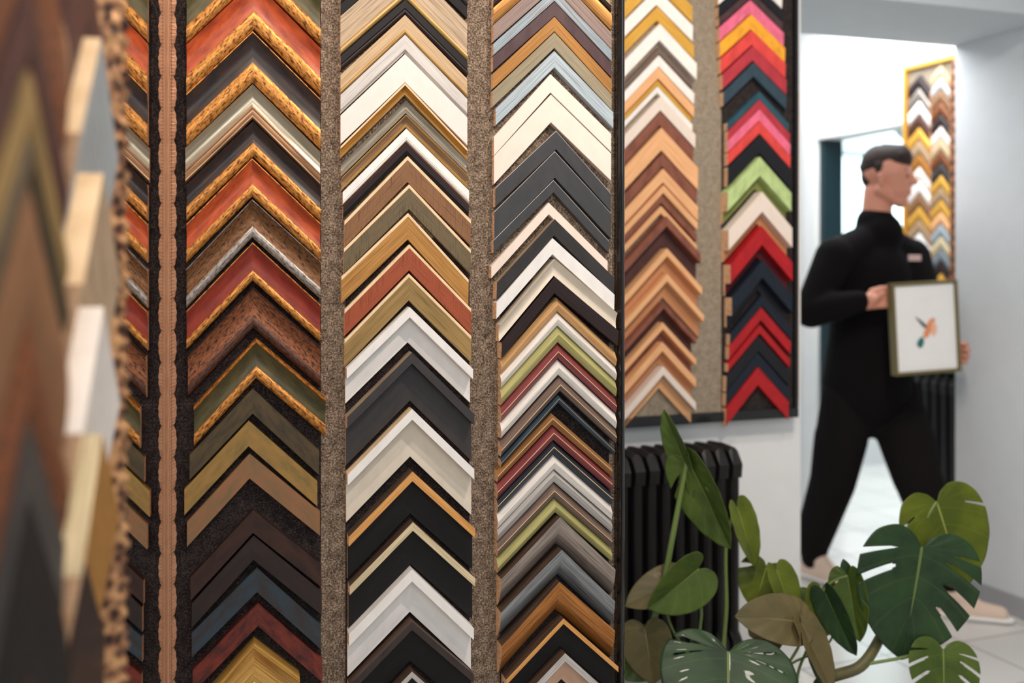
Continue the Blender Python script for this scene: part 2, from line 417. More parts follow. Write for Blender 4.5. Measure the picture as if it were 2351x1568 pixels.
def column(wall, items, where, group, gap=.0008, foot=0.0):
    cs = [chevron(wall, *it) for it in items]
    for a, b_ in zip(cs, cs[1:]):
        lim = max(at(b_, q)-at(a, q) for q in (max(a['u0']+a['st'][0][0], b_['u0']+b_['st'][0][0])+.001, a['u0'], b_['u0'], min(a['u0']+a['st'][2][0], b_['u0']+b_['st'][2][0])-.001))+gap
        if a['bottom'] < lim:
            k = lim/a['bottom'] if lim < 0 else .5
            k = max(k, .45)
            for s in a['slabs']: s[2] = [(p[0]*k, p[1]) for p in s[2]]
            a['bottom'] *= k
            rest = lim-a['bottom']
            if rest > 0:   # still colliding: slide the lower one down
                b_['v0'] -= rest
    seen = {}
    for i, c in enumerate(cs):
        if i == 0: lab = '%s frame corner, topmost in the %s' % (c['short'], where)
        else: lab = '%s frame corner below %s, %s' % (c['short'], cs[i-1]['short'], where)
        build_chev(c, lab, group, foot)
    return cs
def lip(yo, yi, face, lipm, w=.020, st='c', line=None):
    """cove face then raised round inner lip"""
    s = []
    if line: s.append(('outer_bead', line, 4, w, w, 'f'))
    s += [('face', face, yo, w, w-.006, st), ('inner_lip', lipm, yi, w-.001, w-.004, 'r')]
    return s
def flat(y, m, w=.018, st='f', part='moulding'): return [(part, m, y, w, w, st)]

# column A -----------------------------------------------------------
AL, AR = 428, 736
def A(short, ax, ay, sl, sr, segs, lx=AL, rx=AR, w=.022, side=None): return (short, ax, ay, sl, sr, lx, rx, segs, w, side)
colA = [
 A('green and gold', 583, -155, .94, 1.0, lip(70, 107, 'olive', 'antique_gold', .022)),
 A('orange scoop with gold lip', 583, -44, .946, 1.01, lip(70, 111, 'orange', 'antique_gold', .022)),
 A('wide lipped umber', 580, 71, .947, 1.0, lip(73, 118, 'dark_umber', 'antique_gold', .022, line='antique_gold')),
 A('polished silver scoop', 580, 193, .946, 1.0, [('face', 'silver', 50, .022, .014, 'c'), ('inner_lip', 'rose_silver', 80, .018, .012, 's')], lx=425),
 A('slim lipped umber', 581, 278, .96, .98, lip(50, 81, 'dark_umber', 'antique_gold', .022)),
 A('bright orange with gold lip', 579, 363, 1.0, .95, lip(59, 88, 'orange', 'antique_gold', .022, line='antique_gold')),
 A('bronze with pewter lip', 579, 457, 1.06, .91, [('outer_bead', 'pewter', 5, .022, .022, 'r'), ('face', 'bronze', 61, .022, .016, 'c'), ('inner_lip', 'pewter', 88, .020, .018, 'r')]),
 A('oxblood red with gold lip', 580, 556, 1.04, .92, lip(64, 88, 'oxblood', 'antique_gold', .022, line='antique_gold')),
 A('copper brown scoop', 581.5, 659, 1.04, .89, [('outer_bead', 'dark_copper', 6, .022, .022, 's'), ('face', 'copper_brown', 68, .022, .016, 'c'), ('inner_lip', 'dark_copper', 94, .018, .012, 'r')], lx=431),
 A('olive with two gold edges', 588, 776, 1.09, .85, [('outer_bead', 'antique_gold', 11, .024, .024, 's'), ('face', 'olive', 64, .022, .014, 'c'), ('inner_lip', 'antique_gold', 92, .018, .014, 'r')], lx=445, rx=748),
 A('dark olive flat', 580, 893, 1.05, .93, flat(57, 'dark_olive'), lx=435, rx=733),
 A('ochre olive flat', 570.5, 967, 1.07, .88, flat(58, 'ochre_olive'), lx=423, rx=729),
 A('rust tinted olive flat', 573, 1043, 1.09, .82, flat(56, 'rust_olive'), lx=429, rx=735),
 A('walnut brown flat', 581, 1172, 1.08, .80, flat(52, 'walnut'), lx=437, rx=738),
 A('ink brown flat', 582, 1231, 1.10, .815, flat(55, 'ink_walnut'), lx=440, rx=739),
 A('steel blue flat', 590, 1305, 1.0, .90, flat(55, 'steel_blue'), lx=440, rx=737),
 A('mottled red brown flat', 592, 1387, 1.02, .88, flat(51, 'red_brown'), lx=442, rx=740),
 A('shiny ridged gold', 583, 1472, 1.13, .745, [('outer_bead', 'gilt', 18, .030, .036, 's'), ('face', 'bright_gold', 90, .036, .020, 'c'), ('inner_lip', 'bright_gold', 120, .02, .014, 'r')], lx=478, rx=688, w=.03),
]
column(MAIN, colA, 'near board left', 'frame corners in the left column of the near board')
# column B -----------------------------------------------------------
def B(short, ax, ay, sl, sr, segs, lx=782, rx=1073, w=.018, side=None): return (short, ax, ay, sl, sr, lx, rx, segs, w, side)
def floater(y1, y2, lipm, floor, wl=.038, wf=.012): return [('outer_lip', lipm, y1, wl, wl, 'f'), ('float_ledge', floor, y2, wf, wf, 'f')]
def band(y1, y2, e, f, w=.018): return [('outer_lip', e, y1, w, w, 'f'), ('face', f, y2, w, w-.003, 'f')]
colB = [
 B('ebony with pale lines', 931, -150, .9, .99, [('outer_lip', 'ebony', 25, .018, .018, 's'), ('face', 'black', 56, .016, .014, 'f')]),
 B('wide driftwood', 930, -92, .87, 1.02, [('face', 'driftwood', 72, .018, .014, 'f'), ('inner_lip', 'pale_gold', 88, .016, .014, 'r')]),
 B('worn black', 930, -1, .87, 1.0, [('face', 'black', 20, .018, .018, 'f'), ('inner_lip', 'ebony', 34, .016, .014, 'r')]),
 B('sandy beige', 930, 34, .93, 1.03, [('face', 'sand', 34, .018, .016, 'f'), ('inner_lip', 'pale_gold', 44, .017, .015, 'r')]),
 B('whitewashed grey', 930, 79, .935, 1.035, [('face', 'whitewash', 31, .018, .016, 'f'), ('inner_lip', 'whitewash', 43, .017, .013, 'o')]),
 B('plain wide warm white', 930, 124, .95, 1.02, flat(65, 'warm_white')),
 B('gilt with cream edge', 930, 190, .985, 1.06, [('outer_lip', 'cream_line', 8, .019, .019, 'f'), ('face', 'gilt', 27, .018, .013, 'c'), ('inner_lip', 'pale_gold', 38, .015, .013, 's')]),
 B('silvery beige', 932, 231, .98, .985, [('face', 'silver_beige', 20, .018, .013, 'c'), ('inner_lip', 'silver_beige', 30, .015, .013, 's')], lx=784),
 B('taupe lined in gold', 932, 263, .98, .985, [('outer_lip', 'pale_gold', 4, .018, .018, 'r'), ('face', 'taupe', 20, .018, .013, 'c'), ('inner_lip', 'pale_gold', 30, .015, .013, 's')], lx=785, rx=1075),
 B('glossy white', 933, 295, 1.0, .99, [('face', 'white', 21, .018, .018, 'f'), ('inner_lip', 'white', 30, .016, .013, 'r')], lx=787, rx=1077),
 B('narrow ebony', 934, 328, 1.0, 1.0, [('face', 'ebony', 20, .018, .016, 'f'), ('inner_lip', 'black', 30, .015, .013, 'f')], lx=788, rx=1077, side='peach'),
 B('brown linen with cream edge', 936, 358, 1.03, 1.01, band(10, 61, 'cream_line', 'brown_cloth'), lx=791, rx=1081),
 B('mossy linen with cream edge', 939.5, 423, .985, 1.06, band(10, 62, 'cream_line', 'moss_cloth'), lx=790, rx=1081),
 B('ochre wood with cream edge', 937, 489, .955, 1.1, band(9, 63, 'cream_line', 'ochre_wood'), lx=784, rx=1076),
 B('brick red with cream edge', 940, 561, 1.01, 1.04, band(9, 60, 'cream_line', 'brick_cloth'), lx=791, rx=1082),
 B('khaki wood with cream edge', 939, 628, 1.03, 1.0, band(9, 62, 'cream_line', 'khaki_wood'), lx=791, rx=1082),
 B('white floating', 941, 705, .975, .98, floater(24, 81, 'white', 'white'), lx=796, rx=1086, w=.038),
 B('dark grey floating', 946, 809, 1.0, .99, floater(26, 111, 'graphite', 'graphite'), lx=797, rx=1089, w=.038, side='graphite_side'),
 B('ivory floating', 946.5, 939, 1.02, .97, floater(25, 109, 'white', 'ivory'), lx=798, rx=1089, w=.038, side='cream_line'),
 B('black floating with honey edge', 947, 1083, 1.03, .91, floater(22, 96, 'ash', 'black'), lx=801, rx=1091, w=.038, side='brown_side'),
 B('black floating with bleached edge', 948, 1199, 1.02, .90, floater(20, 96, 'bleached', 'black'), lx=803, rx=1091, w=.038, side='brown_side'),
 B('cool white floating', 946, 1308, 1.03, .95, floater(28, 98, 'white', 'white'), lx=801, rx=1088, w=.038),
 B('dark brown floating', 946, 1427, 1.03, .86, floater(20, 90, 'dark_brown', 'black'), lx=802, rx=1088, w=.038, side='brown_side'),
 B('black floating with silver edge', 946, 1542, 1.03, .9, floater(15, 90, 'light_grey', 'black'), lx=815, rx=1078, w=.038, side='brown_side'),
]
column(MAIN, colB, 'near board middle', 'frame corners in the middle column of the near board')
# column C -----------------------------------------------------------
def C(short, ax, ay, sl, sr, segs, lx=1133, rx=1404, w=.018, side=None): return (short, ax, ay, sl, sr, lx, rx, segs, w, side)
def rod(y1, y2, a, w=.030):
    if a in ('burgundy', 'greige', 'petrol', 'caramel', 'midnight'):
        return [('top_bevel', a, y1-.6, w-.012, w, 'f'), ('worn_edge', 'cream_line', y1+.6, w, w, 'f'), ('face', a, y2, w, w-.005, 'f')]
    return [('top_bevel', a, y1, w-.012, w, 'f'), ('face', a, y2, w, w-.005, 'f')]
colC = [
 C('brown and beige lined', 1272, -150, .88, 1.02, [('face', 'taupe', 30, .018, .014, 'c'), ('inner_lip', 'ebony', 44, .016, .014, 's')]),
 C('rounded honey gold', 1272, -105, .88, 1.04, [('face', 'honey_gold', 38, .018, .014, 'r')]),
 C('mauve grey', 1272, -66, .88, 1.07, flat(40, 'mauve_grey')),
 C('streaked blue silver', 1273, -25, .89, 1.06, flat(27, 'blue_silver'), side='peach'),
 C('aubergine', 1273, 4, .89, 1.08, flat(33, 'aubergine'), lx=1132, side='peach'),
 C('amber', 1273, 38, .93, 1.10, flat(34, 'amber'), lx=1132, side='peach'),
 C('sage grey', 1273, 74, .95, 1.09, flat(37, 'sage_grey'), lx=1131, side='pale_gold'),
 C('icy blue', 1273, 117, .98, 1.04, flat(38, 'ice_blue'), lx=1138, rx=1408, side='white'),
 C('upper cream', 1264, 170, 1.11, .985, flat(46, 'cream'), lx=1134, rx=1403),
 C('lower wider cream', 1265, 217, 1.08, .98, flat(64, 'cream'), lx=1134, rx=1403),
 C('topmost slate grey', 1277, 300, .94, 1.14, [('worn_edge', 'light_grey', 1.8, .018, .018, 'f'), ('face', 'slate', 43, .018, .018, 'f')], lx=1137, rx=1402, side='graphite_side'),  # light grey strip on the slates is a painted bevel highlight
 C('wide slate grey', 1274, 347, 1.0, 1.1, [('worn_edge', 'light_grey', 1.8, .018, .018, 'f'), ('face', 'slate', 64, .018, .018, 'f')], lx=1135, rx=1403, side='graphite_side'),  # worn_edge here is a painted bevel highlight
 C('narrow slate grey', 1271, 413, 1.0, 1.1, [('worn_edge', 'light_grey', 1.8, .018, .018, 'f'), ('face', 'slate', 29, .018, .018, 'f')], lx=1133, rx=1398, side='graphite_side'),  # worn_edge here is a painted bevel highlight
 C('slim cream', 1260, 465, 1.11, 1.0, flat(31, 'cream', .020), lx=1128, rx=1395, w=.020),
 C('deep slate', 1274, 503, 1.1, .985, [('face', 'graphite', 38, .034, .030, 'f')], lx=1141, rx=1411, w=.034, side='graphite_side'),
 C('pure white deep', 1269, 547, 1.15, .91, [('face', 'white', 39, .034, .032, 'f')], lx=1140, rx=1411, w=.034),
 C('ivory scooped', 1274, 595, 1.2, .86, [('face', 'ivory', 38, .036, .028, 'c')], lx=1148, rx=1418, w=.036),
 C('aubergine black deep', 1275, 637, 1.22, .84, [('face', 'ebony', 36, .036, .032, 'f')], lx=1152, rx=1420, w=.036),
]
rods = [  # ax, top, mid, bottom, colour, name
 (1281, 683, 700, 714, 'beech', 'beech rod'), (1281, 716, 733, 747, 'chalk', 'chalk white rod'), (1282, 749, 769, 785, 'pistachio', 'pistachio rod'),
 (1282, 789, 807, 822, 'burgundy', 'burgundy rod'), (1283, 826, 845, 860, 'chalk', 'second white rod'), (1287, 865, 883, 897, 'greige', 'grey brown rod'),
 (1284, 908, 924, 943, 'petrol', 'petrol blue rod'), (1269, 950, 961, 976, 'caramel', 'caramel rod'), (1272, 979, 994, 1010, 'burgundy', 'second burgundy rod'),
 (1272, 1013, 1027, 1043, 'midnight', 'midnight blue rod'), (1273, 1045, 1062, 1077, 'chalk', 'thick white rod'), (1273, 1079, 1091, 1106, 'light_grey', 'light grey rod'),
 (1273, 1109, 1127, 1142, 'greige', 'brown rod'), (1276, 1146, 1164, 1176, 'pistachio', 'second pistachio rod')]
for i, (ax, t, m_, bt, c_, n_) in enumerate(rods):
    lx = 1151 if t < 945 else 1143; rx = 1416 if t < 900 else (1412 if t < 940 else 1406)
    colC.append(C(n_, ax, t, 1.11 if t < 945 else 1.05, .94 if t < 945 else .88, rod(m_-t, bt-t, c_), lx=lx, rx=rx, w=.029))
colC += [
 C('grey silver curved', 1286, 1187, 1.06, .945, [('face', 'grey_silver', 62, .040, .008, 'q')], lx=1151, rx=1413, w=.040, side='brown_side'),
 C('blue pewter curved', 1290, 1262, 1.03, .97, [('face', 'blue_pewter', 61, .040, .008, 'q')], lx=1150, rx=1412, w=.040, side='brown_side'),
 C('old gold curved', 1285, 1336, 1.11, .88, [('face', 'old_gold', 62, .040, .008, 'q')], lx=1152, rx=1412, w=.040, side='brown_side'),
 C('black honey edged floating', 1294, 1420, 1.07, .88, floater(13, 64, 'ash', 'black', .038), lx=1162, rx=1420, w=.038, side='brown_side'),
 C('shell pink floating', 1298, 1500, 1.05, .9, floater(19, 58, 'light_grey', 'shell_pink', .038), lx=1180, rx=1418, w=.038, side='brown_side'),
]
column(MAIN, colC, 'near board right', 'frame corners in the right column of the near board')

# near board: felt, black frame ---------------------------------------
felt_brown = felt('brown_grey_felt', (52, 42, 35), (116, 99, 84), (178, 160, 140))
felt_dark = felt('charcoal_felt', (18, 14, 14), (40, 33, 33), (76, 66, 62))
felt_grey = felt('warm_grey_felt', (110, 96, 80), (146, 132, 114), (176, 164, 146))
black_lac = solid('black_lacquer', (18, 15, 15), .2, coat=.6)
nb = empty('frame_sample_board', (MAIN.o.x, MAIN.o.y, 0), MAIN.th)
tag(nb, 'large felt board in a black frame carrying three columns of frame corners', 'display board')
uA = MAIN.uv(737, 620)[0]; ur0 = MAIN.uv(1410, 620)[0]; ur1 = MAIN.uv(1436, 620, .02)[0]
wbox('charcoal_felt', MAIN, u_beg, uA, .3, 2.35, -.03, -.0003, felt_dark, parent=nb)
wbox('brown_felt', MAIN, uA, ur0, .3, 2.35, -.03, -.0003, felt_brown, parent=nb)
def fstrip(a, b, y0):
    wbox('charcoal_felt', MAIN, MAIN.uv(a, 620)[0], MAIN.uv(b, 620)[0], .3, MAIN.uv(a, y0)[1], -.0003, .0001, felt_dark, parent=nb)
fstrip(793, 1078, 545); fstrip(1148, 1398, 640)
def rail(name, u0, u1, wtop):
    # rounded black frame rail
    n = 10; pts = []
    for i in range(n+1):
        t = i/n; pts.append((u0+(u1-u0)*t, -(wtop*(math.sin(math.pi*(.12+.76*t)))**.5)))
    pts = [(u0, .03)]+pts+[(u1, .03)]
    K = len(pts); vs = [(p[0], p[1], .27) for p in pts]+[(p[0], p[1], 2.38) for p in pts]
    fs = [(i, i+1, K+i+1, K+i) for i in range(K-1)]+[(K-1, 0, K, 2*K-1), tuple(range(K-1, -1, -1)), tuple(range(K, 2*K))]
    return link(name, fixn(mesh(name, vs, fs)), black_lac, nb)
rail('frame_side', ur0, ur1, .026)
wbox('lit_edge', MAIN, ur1, ur1+.0022, .27, 2.38, -.03, .006, solid('lit_edge', (220, 228, 232), .25, metal=.6), parent=nb)  # pale strip paints the light glinting along the black frame's side
wbox('frame_rail', MAIN, u_beg, ur0, .27, .3, -.03, .02, black_lac, parent=nb)
wbox('frame_rail', MAIN, u_beg, ur0, 2.35, 2.38, -.03, .02, black_lac, parent=nb)

# ------------------------------------------------------------------ mirror on the left wall
mir = empty('carved_mirror', (LEFT.o.x, LEFT.o.y, 0), LEFT.th)
tag(mir, 'tall wall mirror in a carved copper brown frame, reflecting the left column', 'mirror')
m_, nt_, b_ = base('mirror_silver', .02, 1.0); b_.inputs['Base Color'].default_value = (.86, .86, .86, 1)
mu0 = LEFT.uv(232, 620, 0)[0]; mu1 = -.012
wbox('mirror_glass', LEFT, mu0+.01, mu1, .2, 2.3, .001, .004, m_, parent=mir)
m_, nt_, b_ = base('carved_copper', .42, .25)
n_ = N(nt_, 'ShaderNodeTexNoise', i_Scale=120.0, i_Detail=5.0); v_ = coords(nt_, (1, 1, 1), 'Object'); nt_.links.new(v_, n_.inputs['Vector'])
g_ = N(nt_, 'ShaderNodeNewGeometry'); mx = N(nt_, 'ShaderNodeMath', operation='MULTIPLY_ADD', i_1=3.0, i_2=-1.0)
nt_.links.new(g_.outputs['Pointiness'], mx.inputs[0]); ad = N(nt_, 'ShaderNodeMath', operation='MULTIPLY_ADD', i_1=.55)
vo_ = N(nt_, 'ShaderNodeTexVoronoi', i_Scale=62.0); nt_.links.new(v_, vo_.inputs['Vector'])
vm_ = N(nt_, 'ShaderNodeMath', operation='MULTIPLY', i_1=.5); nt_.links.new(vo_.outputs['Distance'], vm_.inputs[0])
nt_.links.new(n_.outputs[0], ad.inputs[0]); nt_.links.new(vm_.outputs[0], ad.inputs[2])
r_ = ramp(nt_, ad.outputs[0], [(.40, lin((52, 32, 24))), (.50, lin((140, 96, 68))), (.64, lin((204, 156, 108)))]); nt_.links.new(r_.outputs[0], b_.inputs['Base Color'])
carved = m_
def carved_rail(name, u0, u1, h, flip, amp=1.0, per=.058, depth=.003):
    """frame rail with scalloped crest and carved relief, v from .15 to 2.35"""
    NV, NW = 760, 14; vs, fs = [], []
    for i in range(NV+1):
        v = .15+2.2*i/NV
        ph = 2*math.pi*v/per
        sc = (abs(math.sin(ph/2))**.6)*.0045*amp+.0012*math.sin(ph*3)*amp
        for k in range(NW+1):
            t = k/NW
            # path: base outer -> crest -> base inner
            u = u0+(u1-u0)*t
            w = (h-.004)*math.sin(math.pi*min(max(t, .0), 1))**.42+sc*math.sin(math.pi*t)
            rel = depth*math.sin(ph*2+t*9)*math.sin(ph*1.0-t*7)*math.sin(math.pi*t)
            vs.append((u, -(max(w, 0)+rel if 0 < k < NW else 0.0), v))
    for i in range(NV):
        for k in range(NW):
            a = i*(NW+1)+k; fs.append((a, a+1, a+NW+2, a+NW+1))
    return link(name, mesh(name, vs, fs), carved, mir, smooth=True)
m2, nt2, b2 = base('pink_bronze', .38, .3); nn = N(nt2, 'ShaderNodeTexNoise', i_Scale=90.0, i_Detail=4.0)
rr = ramp(nt2, nn.outputs[0], [(.35, lin((150, 104, 76))), (.65, lin((206, 156, 122)))]); nt2.links.new(rr.outputs[0], b2.inputs['Base Color'])
# far rail: stepped bands with a scalloped crest
def far_rail():
    prof = [(-.030, 0), (-.030, .004), (-.027, .006), (-.024, .006), (-.022, .0085), (-.019, .0085), (-.016, .011), (-.010, .0125), (-.005, .0145), (-.001, .0145), (0, 0)]
    NV = 900; K = len(prof); vs, fs = [], []
    for i in range(NV+1):
        v = .15+2.2*i/NV; ph = 2*math.pi*v/.058
        sc = (abs(math.sin(ph/2))**.6)*.0052+.0005*math.sin(ph*4)
        for k, (u, w) in enumerate(prof):
            e = sc if 8 <= k <= 9 else (.0006*math.sin(ph*9) if k in (6, 7) else 0)
            vs.append((u-.004, -(w+e), v))
    for i in range(NV):
        for k in range(K-1):
            a = i*K+k; fs.append((a, a+1, a+K+1, a+K))
    return link('frame_side', mesh('frame_side', vs, fs), m2, mir)
far_rail()
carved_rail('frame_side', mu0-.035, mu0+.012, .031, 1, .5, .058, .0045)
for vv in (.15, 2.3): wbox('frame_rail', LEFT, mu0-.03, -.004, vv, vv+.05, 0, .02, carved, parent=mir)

# near left samples on the left wall (very close to the camera)
def LW(short, u, half, vtop, hgt, segs, w=.03, side=None):
    """spec directly in wall metres"""
    slabs = []; dvp = 0
    for part, mat, frac, wa, wb, st in segs:
        dv1 = -hgt*frac; pts = []
        k = 4 if st == 'f' else 8
        for i in range(k):
            t = i/(k-1); ww = wa+(wb-wa)*t
            if st == 'r': ww += .006*math.sin(math.pi*t)**.7
            if st == 'c': ww -= .008*math.sin(math.pi*t)
            pts.append((dvp+(dv1-dvp)*t, ww))
        slabs.append([part, mat, pts]); dvp = dv1
    return dict(short=short, u0=u, v0=vtop, st=[(-half, -half), (0, 0), (half, -half)], slabs=slabs, bottom=dvp, side=side, wall=LEFT)
u215 = mu0-.045; uX = u215-.115
def near_col(u, half, rows, where, group):
    for i, (short, vt, hg, segs, side) in enumerate(rows):
        c = LW(short, u, half, vt, hg, segs, .02, side)
        lab = ('blurred %s frame corner, topmost %s' % (short, where)) if i == 0 else ('blurred %s frame corner below %s, %s' % (short, rows[i-1][0], where))
        build_chev(c, lab, group)
def wedge(m, w): return [('moulding', m, 1, w, .004, 'f')]
def one(m, w=.014, st='r'): return [('moulding', m, 1, w, w-.002, st)]
rowsX = [
 ('dark brown', 1.60, .09, one('dark_cocoa', .012), None),
 ('blue grey', 1.503, .135, wedge('ice_blue', .026), 'cream_line'),
 ('light taupe', 1.367, .133, wedge('driftwood', .028), 'cream_line'),
 ('frosty white', 1.233, .126, wedge('white', .028), 'pearl'),
 ('beige and ochre', 1.105, .125, wedge('ochre_wood', .027), 'bleached'),
 ('deep walnut', .975, .13, one('ebony', .012, 'f'), None),
 ('smoky brown', .84, .12, one('ebony', .012, 'f'), None)]
near_col(uX, .11, rowsX, 'beside the mirror', 'frame corners beside the mirror')
rowsY = [
 ('reddish brown', 1.60, .11, one('copper_brown', .016), None),
 ('umber', 1.485, .06, one('dark_cocoa', .016), None),
 ('olive brown', 1.42, .045, one('khaki_wood', .016), None),
 ('black green', 1.37, .03, one('dark_olive', .016), None),
 ('tobacco', 1.335, .10, one('brown_cloth', .016), None),
 ('rusty brown', 1.23, .07, one('copper_brown', .016), None),
 ('slate', 1.155, .055, one('slate', .018, 'f'), None),
 ('blackish brown', 1.095, .12, one('black', .016), None),
 ('grey walnut', .97, .12, one('ebony', .016), None),
 ('near black', .845, .12, one('black', .016), None)]
near_col(uX-.26, .125, rowsY, 'at left photo edge', 'frame corners at the far left edge')
wbox('frame_sample_board', LEFT, uX-.50, u215+.004, .2, 2.3, -.001, .0, felt_dark, label='dark felt board on left wall close to the camera, holding blurred samples', cat='display board')

# ------------------------------------------------------------------ back board
def D(short, ax, ay, y2, mat, sl=1.08, sr=1.1, floor=None, yf=None, lx=1428, rx=1598, w=.022):
    segs = [('moulding', mat, y2-ay, w, w-.002, 'f')]
    if floor: segs = [('outer_lip', mat, y2-ay, .040, .040, 'f'), ('float_ledge', floor, yf-ay, .012, .012, 'f')]; w = .040  # ledge colours mostly darker copies, with the lip's shade painted in
    return (short, ax, ay, sl, sr, lx, rx, segs, w, None)
colD = [
 D('cream gold', 1508, -70, -32, 'yellow_gold', 1, 1.02, rx=1590), D('pearly', 1508, -26, 11, 'pearl', 1, 1.02, rx=1591), D('yellow gold', 1509, 15, 47, 'yellow_gold', 1, 1.05, rx=1594),
 D('bright pearl', 1515, 54, 92, 'pearl', 1.05, 1.08, rx=1600), D('taupe grey', 1514, 108, 124, 'greige', 1.05, 1.05, rx=1590), D('pearl white', 1513, 127, 153, 'pearl', 1.05, 1.08, rx=1594),
 D('pale peach', 1512, 154, 180, 'peach', 1.05, 1.1, rx=1594), D('golden', 1510, 185, 196, 'yellow_gold', 1.05, 1.1, rx=1587), D('off white', 1510, 198, 217, 'pearl', 1.05, 1.1, rx=1590),
 D('creamy peach', 1517, 221, 253, 'cream', 1.08, 1.1, rx=1597), D('cocoa', 1516, 257, 288, 'cocoa', 1.08, 1.1, rx=1592), D('wide peach', 1519, 293, 345, 'peach', 1.08, 1.1, rx=1603),
 D('second cocoa', 1521, 352, 382, 'cocoa', 1.08, 1.1, rx=1600), D('middle peach', 1523, 387, 419, 'peach', 1.08, 1.1, rx=1603), D('thin peach', 1524, 425, 445, 'peach', 1.08, 1.1, rx=1602),
 D('thin cocoa', 1519, 449, 466, 'cocoa', 1.08, 1.1, rx=1600), D('thinner peach', 1518, 473, 490, 'peach', 1.08, 1.1, rx=1600),
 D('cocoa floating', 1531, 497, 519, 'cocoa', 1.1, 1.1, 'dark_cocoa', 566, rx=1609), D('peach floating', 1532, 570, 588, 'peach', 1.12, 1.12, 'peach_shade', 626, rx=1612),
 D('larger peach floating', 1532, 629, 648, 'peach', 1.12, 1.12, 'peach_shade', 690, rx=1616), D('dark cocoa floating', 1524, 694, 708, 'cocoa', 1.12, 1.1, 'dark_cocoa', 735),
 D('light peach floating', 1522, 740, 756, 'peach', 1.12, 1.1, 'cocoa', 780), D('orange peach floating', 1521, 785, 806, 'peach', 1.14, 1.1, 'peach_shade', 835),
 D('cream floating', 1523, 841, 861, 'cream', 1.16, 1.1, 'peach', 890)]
column(BACK, colD, 'back board left', 'frame corners in the left column of the back board')
def E(short, ax, ay, y2, mat, sl=1.0, sr=1.1, floor=None, yf=None, lx=1662, rx=1803, w=.022):
    return D(short, ax, ay, y2, mat, sl, sr, floor, yf, lx, rx, w)
colE = [
 E('white', 1722, -75, -52, 'pearl', .88, .97, lx=1650, rx=1796), E('black', 1722, -48, -24, 'jet', .88, .97, lx=1650, rx=1796), E('brown', 1722, -22, -3, 'aubergine', .88, .97, lx=1651, rx=1797),
 E('bright pink', 1723, 0, 32, 'pink', .9, .98, lx=1652, rx=1800), E('marigold', 1725, 33, 67, 'marigold', .9, .99, lx=1653, rx=1803), E('coral', 1727, 69, 103, 'coral', .92, 1.0, lx=1655, rx=1804),
 E('crimson', 1729, 105, 139, 'crimson', .95, 1.02, lx=1659, rx=1806), E('slate navy', 1731, 143, 175, 'navy_slate', .98, 1.03, lx=1661, rx=1806),
 E('teal', 1744, 210, 228, 'teal', .98, 1.1, lx=1670, rx=1812), E('narrow crimson', 1744, 229, 250, 'crimson', 1, 1.12, lx=1671, rx=1814), E('narrow pink', 1744, 251, 277, 'pink', 1, 1.13, lx=1671, rx=1815),
 E('narrow coral', 1745, 278, 306, 'coral', 1, 1.14, lx=1671, rx=1815), E('jet black', 1745, 309, 353, 'jet', 1.02, 1.15, lx=1671, rx=1815),
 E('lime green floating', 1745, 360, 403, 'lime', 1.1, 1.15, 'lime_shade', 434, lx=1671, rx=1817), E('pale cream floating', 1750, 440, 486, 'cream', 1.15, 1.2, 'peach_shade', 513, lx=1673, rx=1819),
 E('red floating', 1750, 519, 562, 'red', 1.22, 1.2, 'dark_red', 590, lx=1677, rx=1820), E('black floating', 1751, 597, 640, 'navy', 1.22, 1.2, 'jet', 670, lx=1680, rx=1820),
 E('navy black', 1750, 677, 703, 'navy', 1.22, 1.15, lx=1676, rx=1818), E('scarlet', 1748, 706, 735, 'red', 1.22, 1.15, lx=1674, rx=1816), E('slim scarlet', 1745, 746, 765, 'red', 1.22, 1.15, lx=1672, rx=1814),
 E('charcoal', 1742, 771, 808, 'jet', 1.25, 1.13, lx=1668, rx=1812), E('deep navy', 1740, 810, 840, 'navy', 1.27, 1.13, lx=1667, rx=1812), E('lowest red', 1741, 843, 884, 'red', 1.28, 1.13, lx=1667, rx=1811)]
column(BACK, colE, 'back board right', 'frame corners in the right column of the back board')
bb = empty('frame_sample_board', (BACK.o.x, BACK.o.y, 0), BACK.th)
tag(bb, 'grey felt board in a black frame on the back wall, above the radiator', 'display board')
g0 = BACK.uv(1340, 620)[0]; gm = BACK.uv(1656, 620)[0]; g1 = BACK.uv(1820, 620)[0]; gb = BACK.uv(1812, 958)[1]
wbox('grey_felt', BACK, g0, gm, gb+.03, 2.4, -.028, -.0003, felt_grey, parent=bb)
wbox('charcoal_felt', BACK, gm, g1, gb+.03, 2.4, -.028, -.0003, felt_dark, parent=bb)
wbox('frame_rail', BACK, g0, g1+.014, gb, gb+.03, -.03, .012, black_lac, parent=bb, bev=.003)
wbox('frame_side', BACK, g1, g1+.014, gb+.03, 2.42, -.03, .012, black_lac, parent=bb, bev=.003)
# slim gold framed picture edge just right of it
gp = empty('picture_frame', (BACKW.o.x, BACKW.o.y, 0), BACKW.th)
tag(gp, 'narrow yellow gold frame edge showing right of the black framed back board', 'picture frame')
h0 = BACKW.uv(1780, 620)[0]; h1 = BACKW.uv(1829, 620)[0]; ht = BACKW.uv(1822, 212)[1]; hb = BACKW.uv(1822, 915)[1]
gold_m = M('yellow_gold')
for (a, b, c, d, nm) in ((h1-.018, h1, hb, ht, 'frame_side'), (h0, h0+.018, hb, ht, 'frame_side'), (h0+.018, h1-.018, ht-.018, ht, 'frame_rail'), (h0+.018, h1-.018, hb, hb+.018, 'frame_rail')):
    wbox(nm, BACKW, a, b, c, d, .0005, .012, gold_m, parent=gp, bev=.001)
wbox('backing', BACKW, h0+.018, h1-.018, hb+.018, ht-.018, .0005, .004, MATS['white_wall_paint'], parent=gp)

